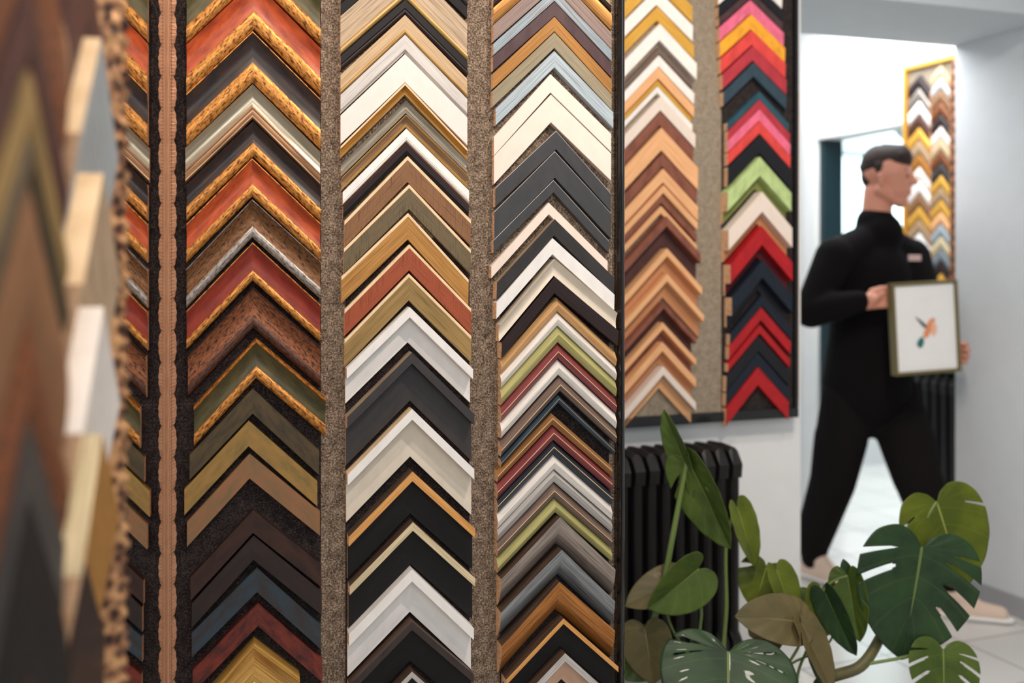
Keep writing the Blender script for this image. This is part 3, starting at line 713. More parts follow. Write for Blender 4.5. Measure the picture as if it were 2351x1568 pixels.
# ------------------------------------------------------------------ narrow gold framed board on the door wall
DB = steep(8.93)
nbw = empty('frame_sample_board', (DB.o.x, DB.o.y, 0), DB.th)
tag(nbw, 'narrow gold framed sample board hanging beside the doorway, behind the man', 'display board')
k0 = DB.uv(2080, 620)[0]; k1 = DB.uv(2206, 620)[0]; kt = DB.uv(2080, 155)[1]; kb = DB.uv(2100, 700)[1]
wbox('felt', DB, k0+.015, k1-.03, kb+.015, kt-.015, -.02, 0, felt_grey, parent=nbw)
wbox('frame_side', DB, k0, k0+.015, kb, kt, -.02, .02, gold_m, parent=nbw, bev=.002)
wbox('frame_rail', DB, k0+.015, k1, kt-.02, kt, -.02, .02, gold_m, parent=nbw, bev=.002)
wbox('frame_rail', DB, k0+.015, k1, kb, kb+.015, -.02, .02, gold_m, parent=nbw, bev=.002)
def scall(u0, u1, v0, v1):
    NV = 200; vs, fs = [], []
    prof = [(0, 0), (.0, .8), (.3, 1), (.7, 1), (1, .7), (1, 0)]
    for i in range(NV+1):
        v = v0+(v1-v0)*i/NV; s = abs(math.sin(v*math.pi/.045))**.6
        for (a, w) in prof: vs.append((u0+(u1-u0)*a, -(w*(.016+.009*s)), v))
    for i in range(NV):
        for k in range(5):
            a = i*6+k; fs.append((a, a+1, a+7, a+6))
    return link('carved_side', mesh('carved_side', vs, fs), M('copper_brown'), nbw)
scall(k1-.03, k1, kb+.015, kt-.02)
cols_n = [
 (2110, 2086, 2136, ['ebony', 'pewter', 'pearl', 'dark_copper', 'yellow_gold', 'taupe', 'antique_gold', 'cream', 'pearl', 'brown_cloth', 'yellow_gold', 'taupe', 'white', 'bronze', 'peach', 'yellow_gold'],
  ['dark wood', 'pewter', 'shiny white', 'dark copper', 'gold', 'tan', 'antique gold', 'cream', 'white', 'brown', 'bright gold', 'light tan', 'pure white', 'bronze', 'peach', 'last gold'], 'narrow board left'),
 (2160, 2139, 2181, ['sand', 'light_grey', 'brown_cloth', 'copper_brown', 'ebony', 'cream', 'sand', 'copper_brown', 'graphite', 'yellow_gold', 'taupe', 'yellow_gold', 'peach', 'ice_blue', 'bleached', 'blue_silver', 'ebony', 'yellow_gold'],
  ['sandy', 'silver grey', 'brown', 'copper', 'ebony', 'broad cream', 'sand beige', 'coppery', 'graphite', 'gold', 'taupe', 'warm gold', 'peach', 'pale blue', 'bleached', 'blue silver', 'black', 'lowest gold'], 'narrow board right')]
for ax, lx, rx, ms, ns, wh in cols_n:
    y = 172.0 if ax < 2150 else 150.0; its = []
    step = (655-y)/len(ms)
    for m_, n_ in zip(ms, ns):
        its.append((n_, ax, y, 1.25, 1.45, lx, rx, [('moulding', m_, step*.86, .016, .014, 'r')], .016, None)); y += step
    column(DB, its, wh, 'frame corners in the '+wh)

# ------------------------------------------------------------------ radiators
iron = solid('black_cast_iron', (26, 23, 23), .42, coat=.1)
def radiator(wall, u1, n, pitch, height, depth, off, label, zf=.09):
    r = empty('cast_iron_radiator', (wall.o.x, wall.o.y, 0), wall.th); tag(r, label, 'radiator')
    for i in range(n):
        uc = u1-(i+.5)*pitch
        b = bmesh.new()
        def tube(y, z0, z1, rx, ry, seg=10):
            vs = []
            rings = []
            for zz, k in ((z0, .5), (z0+.02, .95), (z0+.05, 1), (z1-.05, 1), (z1-.02, .95), (z1, .5)):
                rings.append([b.verts.new((uc+math.cos(2*math.pi*q/seg)*rx*k, y+math.sin(2*math.pi*q/seg)*ry*k, zz)) for q in range(seg)])
            for a, c in zip(rings, rings[1:]):
                for q in range(seg): b.faces.new((a[q], a[(q+1) % seg], c[(q+1) % seg], c[q]))
            b.faces.new(rings[0][::-1]); b.faces.new(rings[-1])
        for k in range(3):
            tube(-off-depth*(.14+.36*k), zf, height-.006, pitch*.36, depth*.13)
        # ridged header and footer joining the columns
        for z0, z1 in ((height-.075, height), (zf, zf+.07)):
            pts = [(-off, z0), (-off-depth, z0), (-off-depth-.004, (z0+z1)/2), (-off-depth+.02, z1-.004), (-off-depth/2, z1), (-off-.02, z1-.004), (-off+.002, (z0+z1)/2)]
            L = [b.verts.new((uc-pitch*.34, y, z)) for y, z in pts]; R_ = [b.verts.new((uc+pitch*.34, y, z)) for y, z in pts]
            Lc = [b.verts.new((uc-pitch*.12, y, z+(.010 if z > (z0+z1)/2 else 0))) for y, z in pts]; Rc = [b.verts.new((uc+pitch*.12, y, z+(.010 if z > (z0+z1)/2 else 0))) for y, z in pts]
            seqs = [L, Lc, Rc, R_]
            for a, c in zip(seqs, seqs[1:]):
                for q in range(7): b.faces.new((a[q], a[(q+1) % 7], c[(q+1) % 7], c[q]))
            b.faces.new(L[::-1]); b.faces.new(R_)
        # nipples between sections
        for zz in (height-.05, zf+.04):
            bmesh.ops.create_cone(b, cap_ends=True, segments=10, radius1=.018, radius2=.018, depth=pitch, matrix=Matrix.Translation((uc, -off-depth/2, zz)) @ Matrix.Rotation(math.pi/2, 4, 'Y'))
        bmesh.ops.recalc_face_normals(b, faces=b.faces)
        me = bpy.data.meshes.new('section'); b.to_mesh(me); b.free()
        link('section', me, iron, r)
        if i in (0, n-1):
            for k in (0, 2):
                y = -off-depth*(.14+.36*k)
                bb_ = bmesh.new(); bmesh.ops.create_cone(bb_, cap_ends=True, segments=10, radius1=.022, radius2=.014, depth=zf+.01, matrix=Matrix.Translation((uc, y, (zf+.01)/2)))
                me = bpy.data.meshes.new('foot'); bb_.to_mesh(me); bb_.free(); link('foot', me, iron, r, smooth=False)
    return r
RW = Wall(0, 2.768, BACK.th)
ru = RW.uv(1708, 1200, .21)[0]
radiator(RW, ru, 12, .0435, .765, .165, .045, 'black cast iron radiator against the back wall, behind the plant', zf=.2)
ru2 = DOORW.uv(2206, 1000, .11)[0]
radiator(DOORW, ru2, 6, .05, .83, .09, .04, 'tall black radiator beside the doorway, behind the walking man')
# folded things on the second radiator
def cloth(name, u0, u1, v0, v1, m, lab):
    o = wbox(name, DOORW, u0, u1, v0, v1, .045, .125, m, bev=.012, label=lab, cat='cloth')
cloth('folded_cloth', ru2-.27, ru2-.13, .842, .872, solid('blue_cloth', (30, 110, 150), .8), 'small folded blue cloth lying on top of the tall radiator')
cloth('folded_cloth', ru2-.12, ru2-.03, .842, .872, solid('green_cloth', (60, 130, 60), .8), 'small folded green cloth lying on top of the tall radiator')

# ------------------------------------------------------------------ person
def blob(name, parts, mat, parent=None, vox=.006, smooth=6, loc=None):
    """union of tapered capsules p0,r0,p1,r1(,flat vec,scale) turned into one continuous surface"""
    b = bmesh.new()
    for pt in parts:
        p0, r0, p1, r1 = pt[:4]; sc = pt[4] if len(pt) > 4 else None   # (axis, factor)
        ax = (p1-p0); L = ax.length
        if L < 1e-5: ax = Vector((0, 0, 1)); L = 1e-4
        t = ax.normalized(); a = Vector((0, 0, 1)) if abs(t.z) < .9 else Vector((1, 0, 0))
        x = (a-t*a.dot(t)).normalized(); y = t.cross(x); SEG = 20; rings = []
        st = [(-math.cos(q*math.pi/12)*r0, math.sin(q*math.pi/12)*r0) for q in range(0, 7)]+[(L+math.sin(q*math.pi/12)*r1, math.cos(q*math.pi/12)*r1) for q in range(0, 7)]
        for (h, r) in st:
            r = max(r, 1e-4); ring = []
            for k in range(SEG):
                q = 2*math.pi*k/SEG; o = x*math.cos(q)*r+y*math.sin(q)*r
                if sc:
                    n, f = sc; n = n.normalized(); o = o-n*o.dot(n)*(1-f)
                ring.append(b.verts.new(p0+t*h+o))
            rings.append(ring)
        for u, v in zip(rings, rings[1:]):
            for k in range(SEG): b.faces.new((u[k], u[(k+1) % SEG], v[(k+1) % SEG], v[k]))
        b.faces.new(rings[0][::-1]); b.faces.new(rings[-1])
    bmesh.ops.recalc_face_normals(b, faces=b.faces)
    me = bpy.data.meshes.new(name); b.to_mesh(me); b.free()
    o = link(name, me, mat, parent)
    r = o.modifiers.new('r', 'REMESH'); r.mode = 'VOXEL'; r.voxel_size = vox; r.use_smooth_shade = True
    s = o.modifiers.new('s', 'SMOOTH'); s.iterations = smooth; s.factor = .5
    return o
V = Vector
fw = V((.62, -.78, 0)).normalized(); rt = V((-fw.y*-1*-1, -fw.x, 0)); rt = fw.cross(V((0, 0, 1))).normalized(); up = V((0, 0, 1))
per = empty('person', W3(2010, 1330, 3.95)*1.0); per.location.z = 0
Pm = per.location.copy()
tag(per, 'man in black high neck sweater and black trousers walking right, carrying a framed picture', 'person')
hip = W3(2000, 905, 3.97); chest = W3(2003, 640, 3.95); neck = W3(2010, 520, 3.95)
shR = W3(1918, 590, 3.85); shL = W3(2090, 592, 4.05)
elR = W3(1862, 715, 3.80); wrR = W3(1972, 692, 3.68)
elL = W3(2140, 735, 3.92); wrL = W3(2141, 812, 3.76)
hipR = W3(1950, 905, 3.92); hipL = W3(2050, 905, 4.02)
knR = W3(1912, 1105, 3.98); anR = W3(1868, 1285, 4.10)
knL = W3(2105, 1095, 3.80); anL = W3(2178, 1340, 3.66)
headc = W3(2036, 412, 3.93)
# face direction: to the right, a little to the camera
hf = V((.86, -.5, -.05)).normalized(); hr = hf.cross(up).normalized(); hu = hr.cross(hf).normalized()
def hp(f, r, u): return headc+hf*f+hr*r+hu*u
skin_parts = [
 (hp(-.012, 0, .035), .086, hp(-.006, 0, .03), .084, (hr, .86)),      # cranium
 (hp(.02, 0, .02), .074, hp(.03, 0, -.035), .062, (hr, .9)),          # face mass
 (hp(.035, 0, -.055), .050, hp(.055, 0, -.082), .030, (hr, .95)),     # jaw to chin
 (hp(-.01, .045, -.045), .030, hp(.045, .018, -.085), .022), (hp(-.01, -.045, -.045), .030, hp(.045, -.018, -.085), .022),
 (hp(.086, 0, .022), .010, hp(.106, 0, -.010), .012), (hp(.098, .010, -.014), .008, hp(.098, -.010, -.014), .008),  # nose
 (hp(.083, .020, .030), .010, hp(.083, -.020, .030), .010), (hp(.078, .036, .026), .010, hp(.083, .018, .031), .009), (hp(.078, -.036, .026), .010, hp(.083, -.018, .031), .009),  # brow
 (hp(.087, .014, -.045), .008, hp(.087, -.014, -.045), .008), (hp(.084, .012, -.056), .008, hp(.084, -.012, -.056), .008),  # lips
 (hp(-.012, .074, .012), .012, hp(-.006, .076, -.024), .009, (hf, 1)), (hp(-.012, -.074, .012), .012, hp(-.006, -.076, -.024), .009),
 (hp(-.03, 0, -.05), .056, neck+V((0, 0, -.02)), .060),               # neck
 (neck-up*.03, .07, chest, .12, (fw, .75)), (chest, .12, hip, .11, (fw, .8)),
 (neck-up*.05, .05, shR, .05), (neck-up*.05, .05, shL, .05),
 (shR, .045, elR, .036), (elR, .036, wrR, .025), (shL, .045, elL, .036), (elL, .036, wrL, .025),
 (hipR, .08, knR, .052), (knR, .052, anR, .036), (hipL, .08, knL, .052), (knL, .052, anL, .036),
 (anR, .035, anR+V((.03, -.03, -.07)), .032), (anL, .035, anL+V((.04, -.02, -.06)), .032)]
def hand(wr, palm_dir, fing_dir, thumb_dir, spread):
    ps = []; pc = wr+palm_dir*.05
    ps.append((wr, .024, pc, .026)); ps.append((pc-spread*.022, .016, pc+spread*.022+palm_dir*.01, .015))
    ps.append((pc-spread*.025, .015, wr+palm_dir*.085-spread*.03, .012)); ps.append((pc+spread*.025, .015, wr+palm_dir*.085+spread*.03, .012))
    for i, (k, ln) in enumerate(((-.033, .036), (-.011, .042), (.011, .040), (.033, .030))):
        k0 = wr+palm_dir*.088+spread*k; k1 = k0+(palm_dir*.6+fing_dir*.4).normalized()*ln; k2 = k1+(palm_dir*.1+fing_dir).normalized()*ln*.75; k3 = k2+(fing_dir-palm_dir*.5).normalized()*ln*.5
        ps += [(k0-palm_dir*.01, .0105, k1, .0092), (k1, .0092, k2, .0084), (k2, .0084, k3, .0076)]
    t0 = wr+palm_dir*.03-spread*.025; t1 = t0+(thumb_dir-spread*.4).normalized()*.04; t2 = t1+(thumb_dir+palm_dir*.5).normalized()*.034
    ps += [(t0, .014, t1, .0115), (t1, .0115, t2, .009)]
    return ps
pdR = (W3(2035, 680, 3.66)-wrR).normalized()
skin_parts += hand(wrR, pdR, V((.35, .75, -.2)).normalized(), V((.3, -.35, .75)).normalized(), V((0, -.25, -1)).normalized()*-1)
pdL = V((.80, -.42, .06)).normalized()
skin_parts += hand(wrL, pdL, V((-.45, -.85, .05)).normalized(), V((.2, .1, .9)).normalized(), V((0, -.1, -1)).normalized())
skin = solid('skin', (206, 140, 116), .5)
off = lambda parts: [tuple([p[0]-Pm, p[1], p[2]-Pm, p[3]]+list(p[4:])) for p in parts]
blob('body', off(skin_parts), skin, per, .0042, 5)
# eyes and brows
for s in (1, -1):
    bmh = bmesh.new(); bmesh.ops.create_uvsphere(bmh, u_segments=12, v_segments=8, radius=.0115, matrix=Matrix.Translation(hp(.074, .028*s, .012)-Pm))
    me = bpy.data.meshes.new('eye'); bmh.to_mesh(me); bmh.free(); link('eye', me, solid('eye_dark', (60, 40, 34), .2), per, smooth=True)
    blob('eyebrow', off([(hp(.083, .012*s, .036), .0045, hp(.076, .042*s, .036), .0035)]), solid('brow_hair', (52, 34, 28), .8), per, .002, 1)
hairm = solid('dark_brown_hair', (44, 30, 27), .75)
blob('hair', off([(hp(-.022, 0, .062), .080, hp(.035, 0, .080), .058, (hr, .94)), (hp(-.036, 0, .035), .074, hp(-.040, 0, .012), .060, (hr, .90)), (hp(.05, .028, .088), .026, hp(.05, -.028, .088), .026),
  (hp(-.02, .066, .05), .016, hp(-.02, .068, .028), .012), (hp(-.02, -.066, .05), .016, hp(-.02, -.068, .028), .012), (hp(-.01, 0, .098), .045, hp(.045, 0, .104), .035)]), hairm, per, .004, 4)
knit = solid('black_knit', (15, 12, 13), .95, spec=.12); denim = solid('black_trouser_cloth', (22, 18, 18), .95, spec=.12)
# stubble-coloured lower face is left to skin; sweater
blob('sweater', off([
 (neck-up*.012, .078, neck+up*.012, .076), (neck-up*.03+fw*.02, .088, neck-up*.06, .10), 
 (neck-up*.07, .09, chest, .165, (fw, .72)), (chest, .168, W3(1995, 790, 3.95), .178, (fw, .82)), (W3(1995, 780, 3.95), .175, W3(1990, 880, 3.96), .196, (fw, .82)), (shL, .08, W3(2060, 760, 3.95), .10),
 (neck-up*.05, .075, shR, .072), (neck-up*.05, .075, shL, .072),
 (shR, .078, elR, .064), (elR, .064, wrR-pdR*.0, .041), (shL, .078, elL, .062), (elL, .060, wrL, .040), (elR+(wrR-elR)*.5, .058, wrR-pdR*.01, .043)]), knit, per, .007, 8)
box('name_badge', (-.028, -.004, -.012), (.028, .004, .012), solid('badge_pink', (206, 176, 170), .4), per, tuple(W3(2100, 592, 3.79)-Pm), math.radians(18), .002)
blob('trousers', off([
 (W3(2000, 880, 3.97), .150, hip-up*.03, .145, (fw, .82)), (hipR, .105, hipR+(knR-hipR)*.5, .100), (hipR+(knR-hipR)*.5, .104, knR, .090), (knR, .090, anR+up*.09, .074), (anR+up*.09, .072, anR+up*.01, .052),
 (hipL, .105, hipL+(knL-hipL)*.5, .100), (hipL+(knL-hipL)*.5, .108, knL, .092), (knL, .090, anL+up*.09, .074), (anL+up*.09, .072, anL+up*.01, .052), (hipR-up*.02, .10, hipL-up*.02, .10)]), denim, per, .007, 8)
shoe_m = solid('beige_suede', (222, 196, 178), .8); sole_m = solid('white_rubber', (236, 234, 230), .6)
def shoe(an, d):
    d = V(d).normalized(); heel = V((an.x, an.y, 0))-d*.03
    ps = [(heel+up*.034, .034, heel+d*.09+up*.036, .040), (heel+d*.09+up*.034, .040, heel+d*.20+up*.028, .029), (heel+up*.05, .036, V((an.x, an.y, .10)), .040), (V((an.x, an.y, .10)), .042, heel+d*.12+up*.045, .030),
          (heel+up*.012, .012+.022, heel+d*.21+up*.022, .022)]
    sh = blob('shoe', off(ps), shoe_m, per, .005, 3)
    blob('sole', off([(heel+up*.012-d*.005, .040, heel+d*.10+up*.012, .046, (up, .3)), (heel+d*.10+up*.012, .046, heel+d*.215+up*.012, .036, (up, .3))]), sole_m, sh, .004, 2)
anR2 = V((anR.x, anR.y, 0)); shoe(anR2, (.55, -.8, 0)); shoe(V((anL.x, anL.y, 0)), (.9, -.4, 0))

# held picture --------------------------------------------------------
pc = W3(2124, 752, 3.62); pic = empty('framed_bird_picture', pc, math.radians(8)); pic.rotation_euler = (0, math.radians(-3), math.radians(10))
tag(pic, 'small framed print of an orange and teal bird held by the walking man', 'picture')
pw_, ph_ = .262, .335
fr = solid('olive_gold_frame', (116, 104, 66), .35, metal=.3)
for lo, hi in (((-pw_/2, -.012, -ph_/2), (-pw_/2+.012, .022, ph_/2)), ((pw_/2-.012, -.012, -ph_/2), (pw_/2, .022, ph_/2)), ((-pw_/2+.012, -.012, -ph_/2), (pw_/2-.012, .022, -ph_/2+.012)), ((-pw_/2+.012, -.012, ph_/2-.012), (pw_/2-.012, .022, ph_/2))):
    box('frame_rail', lo, hi, fr, pic, bev=.002)
box('paper', (-pw_/2+.012, -.004, -ph_/2+.012), (pw_/2-.012, .014, ph_/2-.012), solid('white_paper', (244, 242, 240), .6), pic)
def patch(name, pts, m, dw):
    prism(name, [(x*.001, z*.001) for x, z in pts], .004+dw, .0048+dw, m, pic)
patch('bird_body', [(10, 22), (26, 34), (40, 30), (34, 12), (22, -12), (8, -34), (-6, -40), (-12, -26), (-2, -2)], solid('paint_orange', (232, 150, 104), .7), 0)
patch('bird_wing', [(4, 8), (-16, 26), (-42, 44), (-30, 26), (-12, 4), (0, -4)], solid('paint_grey', (92, 92, 96), .7), .0008)
patch('bird_belly', [(26, 22), (44, 6), (42, -18), (30, -36), (20, -24), (22, -4)], solid('paint_peach', (244, 190, 164), .7), .0004)
patch('bird_tail', [(-14, -30), (-30, -40), (-40, -56), (-32, -72), (-18, -70), (-10, -52)], solid('paint_teal', (40, 112, 112), .7), .0012)

# ------------------------------------------------------------------ monstera
def leaf_mat(name, c1, c2, cv, trans=.25):
    m, nt, b = base(name, .5, coat=.05, spec=.35)
    L = nt.links.new
    t = N(nt, 'ShaderNodeTexCoord'); sp = N(nt, 'ShaderNodeSeparateXYZ'); L(t.outputs['UV'], sp.inputs[0])
    # veins: lines of constant x at eight places, and the midrib where y is near 0
    a = N(nt, 'ShaderNodeMath', operation='MULTIPLY', i_1=8.0); L(sp.outputs[0], a.inputs[0])
    f = N(nt, 'ShaderNodeMath', operation='FRACT'); L(a.outputs[0], f.inputs[0])
    s = N(nt, 'ShaderNodeMath', operation='SUBTRACT', i_1=.5); L(f.outputs[0], s.inputs[0])
    ab = N(nt, 'ShaderNodeMath', operation='ABSOLUTE'); L(s.outputs[0], ab.inputs[0])
    lt = N(nt, 'ShaderNodeMath', operation='LESS_THAN', i_1=.03); L(ab.outputs[0], lt.inputs[0])
    lm = N(nt, 'ShaderNodeMath', operation='LESS_THAN', i_1=.022); L(sp.outputs[1], lm.inputs[0])
    mxx = N(nt, 'ShaderNodeMath', operation='MAXIMUM'); L(lm.outputs[0], mxx.inputs[1])
    ml = N(nt, 'ShaderNodeMath', operation='MULTIPLY', i_1=.14); L(lt.outputs[0], ml.inputs[0]); L(ml.outputs[0], mxx.inputs[0])
    n = N(nt, 'ShaderNodeTexNoise', i_Scale=14.0, i_Detail=4.0); L(t.outputs['Object'], n.inputs['Vector'])
    r = ramp(nt, n.outputs[0], [(.35, lin(c2)), (.65, lin(c1))])
    mix = N(nt, 'ShaderNodeMix', data_type='RGBA'); L(mxx.outputs[0], mix.inputs[0]); L(r.outputs[0], mix.inputs[6]); mix.inputs[7].default_value = lin(cv)
    L(mix.outputs[2], b.inputs['Base Color'])
    tr = N(nt, 'ShaderNodeBsdfTranslucent'); L(mix.outputs[2], tr.inputs[0])
    ms = N(nt, 'ShaderNodeMixShader', i_0=trans); L(b.outputs[0], ms.inputs[1]); L(tr.outputs[0], ms.inputs[2])
    L(ms.outputs[0], nt.nodes['Material Output'].inputs[0])
    return m
G_DARK = leaf_mat('leaf_dark_green', (44, 72, 36), (30, 52, 30), (104, 120, 64), .12)
G_MID = leaf_mat('leaf_green', (92, 112, 44), (70, 90, 34), (136, 150, 80), .3)
G_LITE = leaf_mat('leaf_yellow_green', (112, 124, 32), (88, 102, 26), (158, 168, 84), .35)
G_BACK = leaf_mat('leaf_pale_underside', (112, 98, 62), (90, 84, 50), (138, 126, 84), .2)
stem_m = solid('plant_stem_green', (104, 122, 62), .4)
stem_b = solid('plant_stem_brown', (92, 88, 52), .5)
HO = [(0, 0), (.09, -.11), (.24, -.17), (.42, -.10), (.53, .08), (.55, .30), (.50, .52), (.38, .74), (.20, .92), (.0, 1.04)]
def cr(P, t):
    n = len(P)-1; x = t*n; i = min(int(x), n-1); f = x-i
    p = [P[max(i-1, 0)], P[i], P[i+1], P[min(i+2, n)]]
    return [0.5*((2*p[1][k])+(-p[0][k]+p[2][k])*f+(2*p[0][k]-5*p[1][k]+4*p[2][k]-p[3][k])*f*f+(-p[0][k]+3*p[1][k]-3*p[2][k]+p[3][k])*f**3) for k in (0, 1)]
plant = empty('monstera_plant', (.70, 2.42, 0)); tag(plant, 'green monstera with split leaves in a pot on the floor before the radiator', 'plant')
def leaf(p0, p1, face, mat, width=1.0, fold=.18, droop=.25, slits=(), holes=(), bendx=0.0):
    """p0 base, p1 tip in world; face = direction the upper side looks to"""
    L = (p1-p0).length; y = (p1-p0).normalized(); z = V(face); z = (z-y*z.dot(y)).normalized(); x = y.cross(z)
    NV_, NQ = 120, 20; vs, fs, uvs = [], [], []; idx = {}
    for s in (1, -1):
        for i in range(NV_+1):
            v = i/NV_; mx_, my_ = cr(HO, v)
            ov = max(0, my_*.78-.17) if v > .3 else 0
            for q in range(NQ+1):
                t = q/NQ
                if s == -1 and q == 0: idx[(s, i, q)] = idx[(1, i, 0)]; continue
                X = mx_*t*s*width; Y = ov+(my_-ov)*(t**1.5)
                rip = .004*math.sin(v*16*math.pi)*t
                Z = fold*abs(X)-droop*(max(Y, 0)**2)*.6-.12*X*X+bendx*X+rip
                idx[(s, i, q)] = len(vs); P = p0+(x*X+y*Y+z*Z)*L; vs.append(P-plant.location); uvs.append((v, t))
        S = slits if isinstance(slits, list) else (slits, slits)
        my = S[0] if s == 1 else S[1]
        for i in range(NV_):
            for q in range(NQ):
                v = (i+.5)/NV_; t = (q+.5)/NQ; cut = False
                for (c, q0, wd_) in my:
                    if t > q0 and abs(v-c) < wd_*min(1, ((t-q0)/.14)**.5): cut = True
                for (c, qa, qb, wd_) in holes:
                    m2_ = (qa+qb)/2; hh = (qb-qa)/2
                    if abs(t-m2_) < hh and abs(v-c) < wd_*math.sqrt(1-((t-m2_)/hh)**2): cut = True
                if cut: continue
                f = (idx[(s, i, q)], idx[(s, i+1, q)], idx[(s, i+1, q+1)], idx[(s, i, q+1)])
                fs.append(f if s == 1 else f[::-1])
    me = mesh('leaf', vs, fs); ul = me.uv_layers.new(name='UVMap')
    for p in me.polygons:
        for li, vi in zip(p.loop_indices, p.vertices): ul.data[li].uv = uvs[vi]
    b = bmesh.new(); b.from_mesh(me)
    bmesh.ops.delete(b, geom=[v for v in b.verts if not v.link_faces], context='VERTS'); b.to_mesh(me); b.free()
    o = link('leaf', me, mat, plant, smooth=True)
    so = o.modifiers.new('t', 'SOLIDIFY'); so.thickness = .0012
    sm = o.modifiers.new('s', 'SMOOTH'); sm.iterations = 2; sm.factor = .4
    return o
POT = V((.70, 2.42, .15))
def stem(pts, r0, r1, m=None):
    # smooth catmull through pts
    out = []; n = len(pts)
    for i in range(n-1):
        p = [pts[max(i-1, 0)], pts[i], pts[i+1], pts[min(i+2, n-1)]]
        for k in range(8):
            f = k/8; out.append(0.5*((2*p[1])+(-p[0]+p[2])*f+(2*p[0]-5*p[1]+4*p[2]-p[3])*f*f+(-p[0]+3*p[1]-3*p[2]+p[3])*f**3))
    out.append(pts[-1]); N_ = len(out)
    sweep('stem', [p-plant.location for p in out], [r0+(r1-r0)*i/(N_-1) for i in range(N_)], m or stem_m, plant, 8)
cam_dir = V((0, -1, .15))
fs6 = tuple((c, q, w) for c, q, w in ((.43, .55, .010), (.54, .42, .014), (.65, .42, .015), (.76, .5, .011)))
fsL = tuple((c, q, w) for c, q, w in ((.47, .40, .017), (.60, .40, .020)))
ZP = 2.4
# 1 big leaf, right
leaf(W3(2116, 1256, ZP), W3(2078, 1512, ZP-.02), (.05, -1, .35), G_DARK, 1.02, .14, .12, [fsL, fs6], holes=())
# 2 yellow-green leaf behind it
leaf(W3(2150, 1152, ZP+.08), W3(2215, 1350, ZP+.05), (.1, -1, .3), G_LITE, 1.0, .10, .1, ((.5, .6, .012),))
# 3 large leaf at lower left
leaf(W3(1672, 1497, ZP-.2), W3(1672, 1745, ZP-.38), (0, -1, .75), G_DARK, 1.14, .12, .05, [((.38, .55, .010),), ()], holes=((.36, .42, .85, .014), (.5, .4, .8, .012)))
# 4 tall leaf at the top
leaf(W3(1583, 1062, ZP), W3(1680, 1248, ZP-.02), (-.85, -.6, .35), G_MID, .55, .5, -.1, [((.52, .5, .018),), ()], holes=((.68, .3, .5, .012),))
leaf(W3(1590, 1085, ZP+.02), W3(1615, 1150, ZP+.05), (.6, -.7, .1), G_MID, .9, .2, .0, ())
# 5 small upright leaf
leaf(W3(1573, 1062, ZP), W3(1521, 945, ZP+.03), (-.72, -.55, -.1), G_MID, .50, .4, .1, ((.5, .5, .010),))
# 6 leaf at radiator end
leaf(W3(1692, 1165, ZP+.08), W3(1735, 1298, ZP+.06), (.65, -.72, .15), G_LITE, .62, .25, .05, ())
# 7 left mid leaf
leaf(W3(1603, 1305, ZP-.02), W3(1494, 1398, ZP-.05), (-.3, -.8, -.45), G_MID, .85, .45, .1, ())
leaf(W3(1560, 1330, ZP+.02), W3(1440, 1385, ZP-.02), (.1, -.75, .8), G_BACK, .62, .2, .15, ())
leaf(W3(1480, 1440, ZP), W3(1500, 1568, ZP-.02), (-.3, -1, .1), G_BACK, .9, .2, .1, ())
leaf(W3(1500, 1470, ZP+.04), W3(1440, 1560, ZP), (.2, -1, .3), G_MID, 1.0, .2, .1, ())
# 9 cluster
leaf(W3(1760, 1300, ZP+.1), W3(1732, 1395, ZP+.08), (-.2, -1, .2), G_LITE, 1.1, .2, .1, ((.5, .5, .03),))
leaf(W3(1782, 1308, ZP+.05), W3(1828, 1425, ZP), (.5, -.8, .3), G_LITE, .7, .3, .2, ())
leaf(W3(1830, 1350, ZP+.1), W3(1770, 1425, ZP+.08), (0, -1, .3), G_MID, .95, .2, .1, ())
leaf(W3(1838, 1428, ZP-.05), W3(1700, 1410, ZP-.08), (.0, -.8, .6), G_BACK, .72, .15, .2, ())
leaf(W3(1740, 1470, ZP), W3(1800, 1440, ZP+.05), (0, -.8, .6), G_BACK, .8, .1, .1, ())
# 11, 12, 13
leaf(W3(1886, 1352, ZP+.04), W3(1893, 1462, ZP+.02), (.1, -1, .1), G_LITE, .78, .3, .05, ())
leaf(W3(1946, 1322, ZP+.02), W3(1972, 1470, ZP), (-.6, -.75, .2), G_MID, .56, .4, .05, [((.5, .45, .02),), ((.62, .5, .02),)])
leaf(W3(1948, 1325, ZP+.03), W3(1936, 1284, ZP+.03), (-.3, -1, .1), G_DARK, .6, .2, 0, ())
leaf(W3(1896, 1362, ZP), W3(1960, 1505, ZP-.02), (-.8, -.6, .2), G_DARK, .5, .3, .1, ())
leaf(W3(1936, 1382, ZP+.06), W3(1940, 1468, ZP+.06), (.4, -.9, .2), G_DARK, .62, .3, .1, ())
leaf(W3(1840, 1432, ZP-.06), W3(1915, 1590, ZP-.1), (.62, -.75, .2), G_BACK, .5, .4, .1, [((.5, .5, .02),), ()])
leaf(W3(1862, 1470, ZP), W3(1895, 1575, ZP-.02), (.5, -.8, .1), G_DARK, .6, .3, .1, ())
# 15 bottom right
leaf(W3(2165, 1492, ZP-.02), W3(2170, 1650, ZP-.08), (.1, -1, .4), G_MID, 1.05, .12, .1, ((.44, .45, .014), (.56, .45, .014), (.68, .45, .014)))
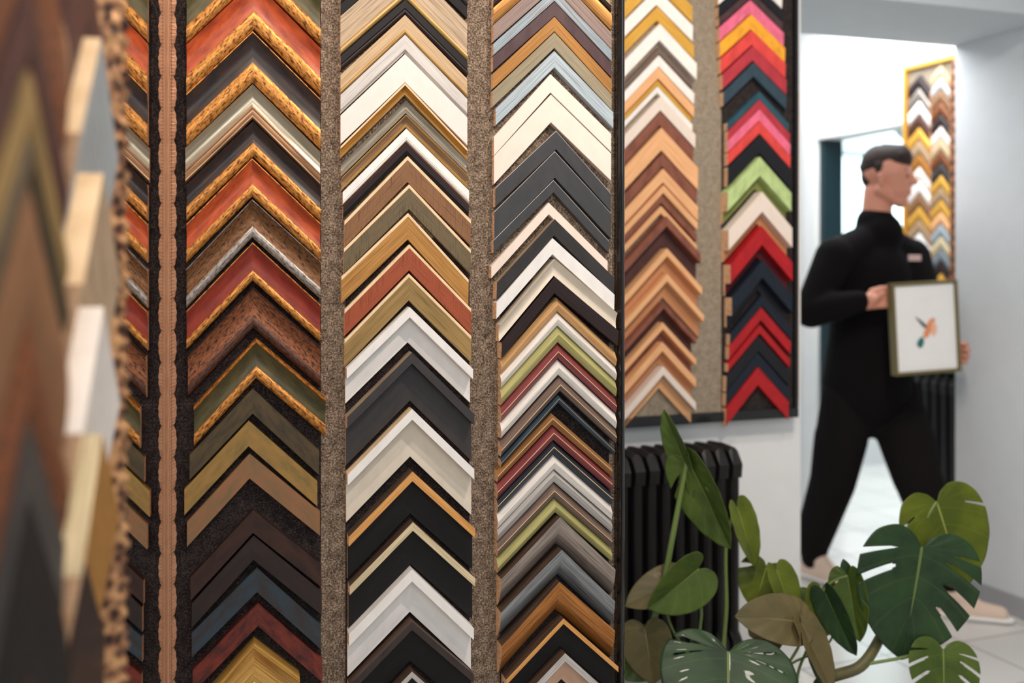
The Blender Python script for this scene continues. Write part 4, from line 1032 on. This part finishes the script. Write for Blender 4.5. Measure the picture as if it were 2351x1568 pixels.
# petioles
stem([POT+V((-.18, -.03, .02)), W3(1492, 1560, ZP), W3(1532, 1300, ZP), W3(1577, 1062, ZP)], .0095, .0062)
stem([POT+V((-.02, 0, .0)), W3(1674, 1560, ZP+.05), W3(1668, 1380, ZP+.06), W3(1668, 1240, ZP+.06), W3(1690, 1165, ZP+.08)], .006, .004)
stem([POT+V((-.08, 0, .0)), W3(1620, 1500, ZP+.02), W3(1610, 1400, ZP), W3(1601, 1305, ZP-.02)], .005, .0035)
stem([POT+V((0, -.06, .0)), W3(1690, 1640, ZP-.15), W3(1672, 1570, ZP-.18), W3(1672, 1497, ZP-.2)], .006, .004)
stem([POT+V((.06, 0, .0)), W3(1880, 1572, ZP+.02), W3(1975, 1530, ZP), W3(2022, 1462, ZP+.04)], .016, .012, stem_b)
stem([W3(2010, 1480, ZP+.04), W3(2050, 1380, ZP+.08), W3(2095, 1280, ZP+.09), W3(2122, 1200, ZP+.07), W3(2150, 1152, ZP+.08)], .006, .0045)
stem([W3(2010, 1480, ZP+.04), W3(2060, 1400, ZP+.06), W3(2100, 1300, ZP+.04), W3(2116, 1256, ZP+.002)], .006, .0045)
stem([W3(1985, 1525, ZP), W3(2060, 1512, ZP-.01), W3(2130, 1496, ZP), W3(2165, 1492, ZP-.02)], .0045, .0035)
stem([POT+V((.02, 0, 0)), W3(1780, 1520, ZP+.02), W3(1850, 1410, ZP+.03), W3(1905, 1340, ZP+.03), W3(1946, 1322, ZP+.02)], .004, .003)
stem([POT+V((.01, 0, 0)), W3(1760, 1520, ZP+.05), W3(1762, 1400, ZP+.1), W3(1760, 1300, ZP+.1)], .004, .003)
stem([POT+V((.01, 0, 0)), W3(1780, 1540, ZP+.02), W3(1800, 1400, ZP+.06), W3(1782, 1308, ZP+.05)], .004, .003)
stem([POT+V((.02, 0, 0)), W3(1830, 1560, ZP), W3(1870, 1450, ZP+.04), W3(1886, 1352, ZP+.04)], .004, .003)
stem([POT+V((.03, 0, 0)), W3(1800, 1545, ZP+.02), W3(1900, 1480, ZP+.05), W3(1936, 1382, ZP+.06)], .0035, .0025)
stem([POT+V((0, 0, 0)), W3(1800, 1560, ZP), W3(1835, 1480, ZP-.03), W3(1839, 1430, ZP-.055)], .004, .003)
stem([POT+V((-.1, 0, 0)), W3(1580, 1500, ZP+.03), W3(1530, 1400, ZP+.03), W3(1560, 1330, ZP+.02)], .004, .003)
stem([POT+V((-.12, 0, 0)), W3(1540, 1540, ZP+.02), W3(1490, 1480, ZP+.02), W3(1480, 1440, ZP)], .005, .004, stem_b)
# pot
def lathe(name, prof, m, parent, loc=(0, 0, 0)):
    S = 40; vs, fs = [], []
    for r, z in prof:
        for k in range(S): vs.append((loc[0]+r*math.cos(2*math.pi*k/S), loc[1]+r*math.sin(2*math.pi*k/S), loc[2]+z))
    for i in range(len(prof)-1):
        for k in range(S): fs.append((i*S+k, i*S+(k+1) % S, (i+1)*S+(k+1) % S, (i+1)*S+k))
    return link(name, fixn(mesh(name, vs, fs)), m, parent, smooth=True)
lathe('pot', [(.001, .001), (.15, .001), (.16, .02), (.185, .155), (.19, .165), (.175, .165), (.17, .14), (.001, .14)], solid('pale_grey_pot', (150, 156, 166), .5), plant)
lathe('soil', [(.001, .141), (.166, .141), (.166, .147), (.09, .152), (.001, .155)], solid('soil', (50, 38, 30), .95), plant)
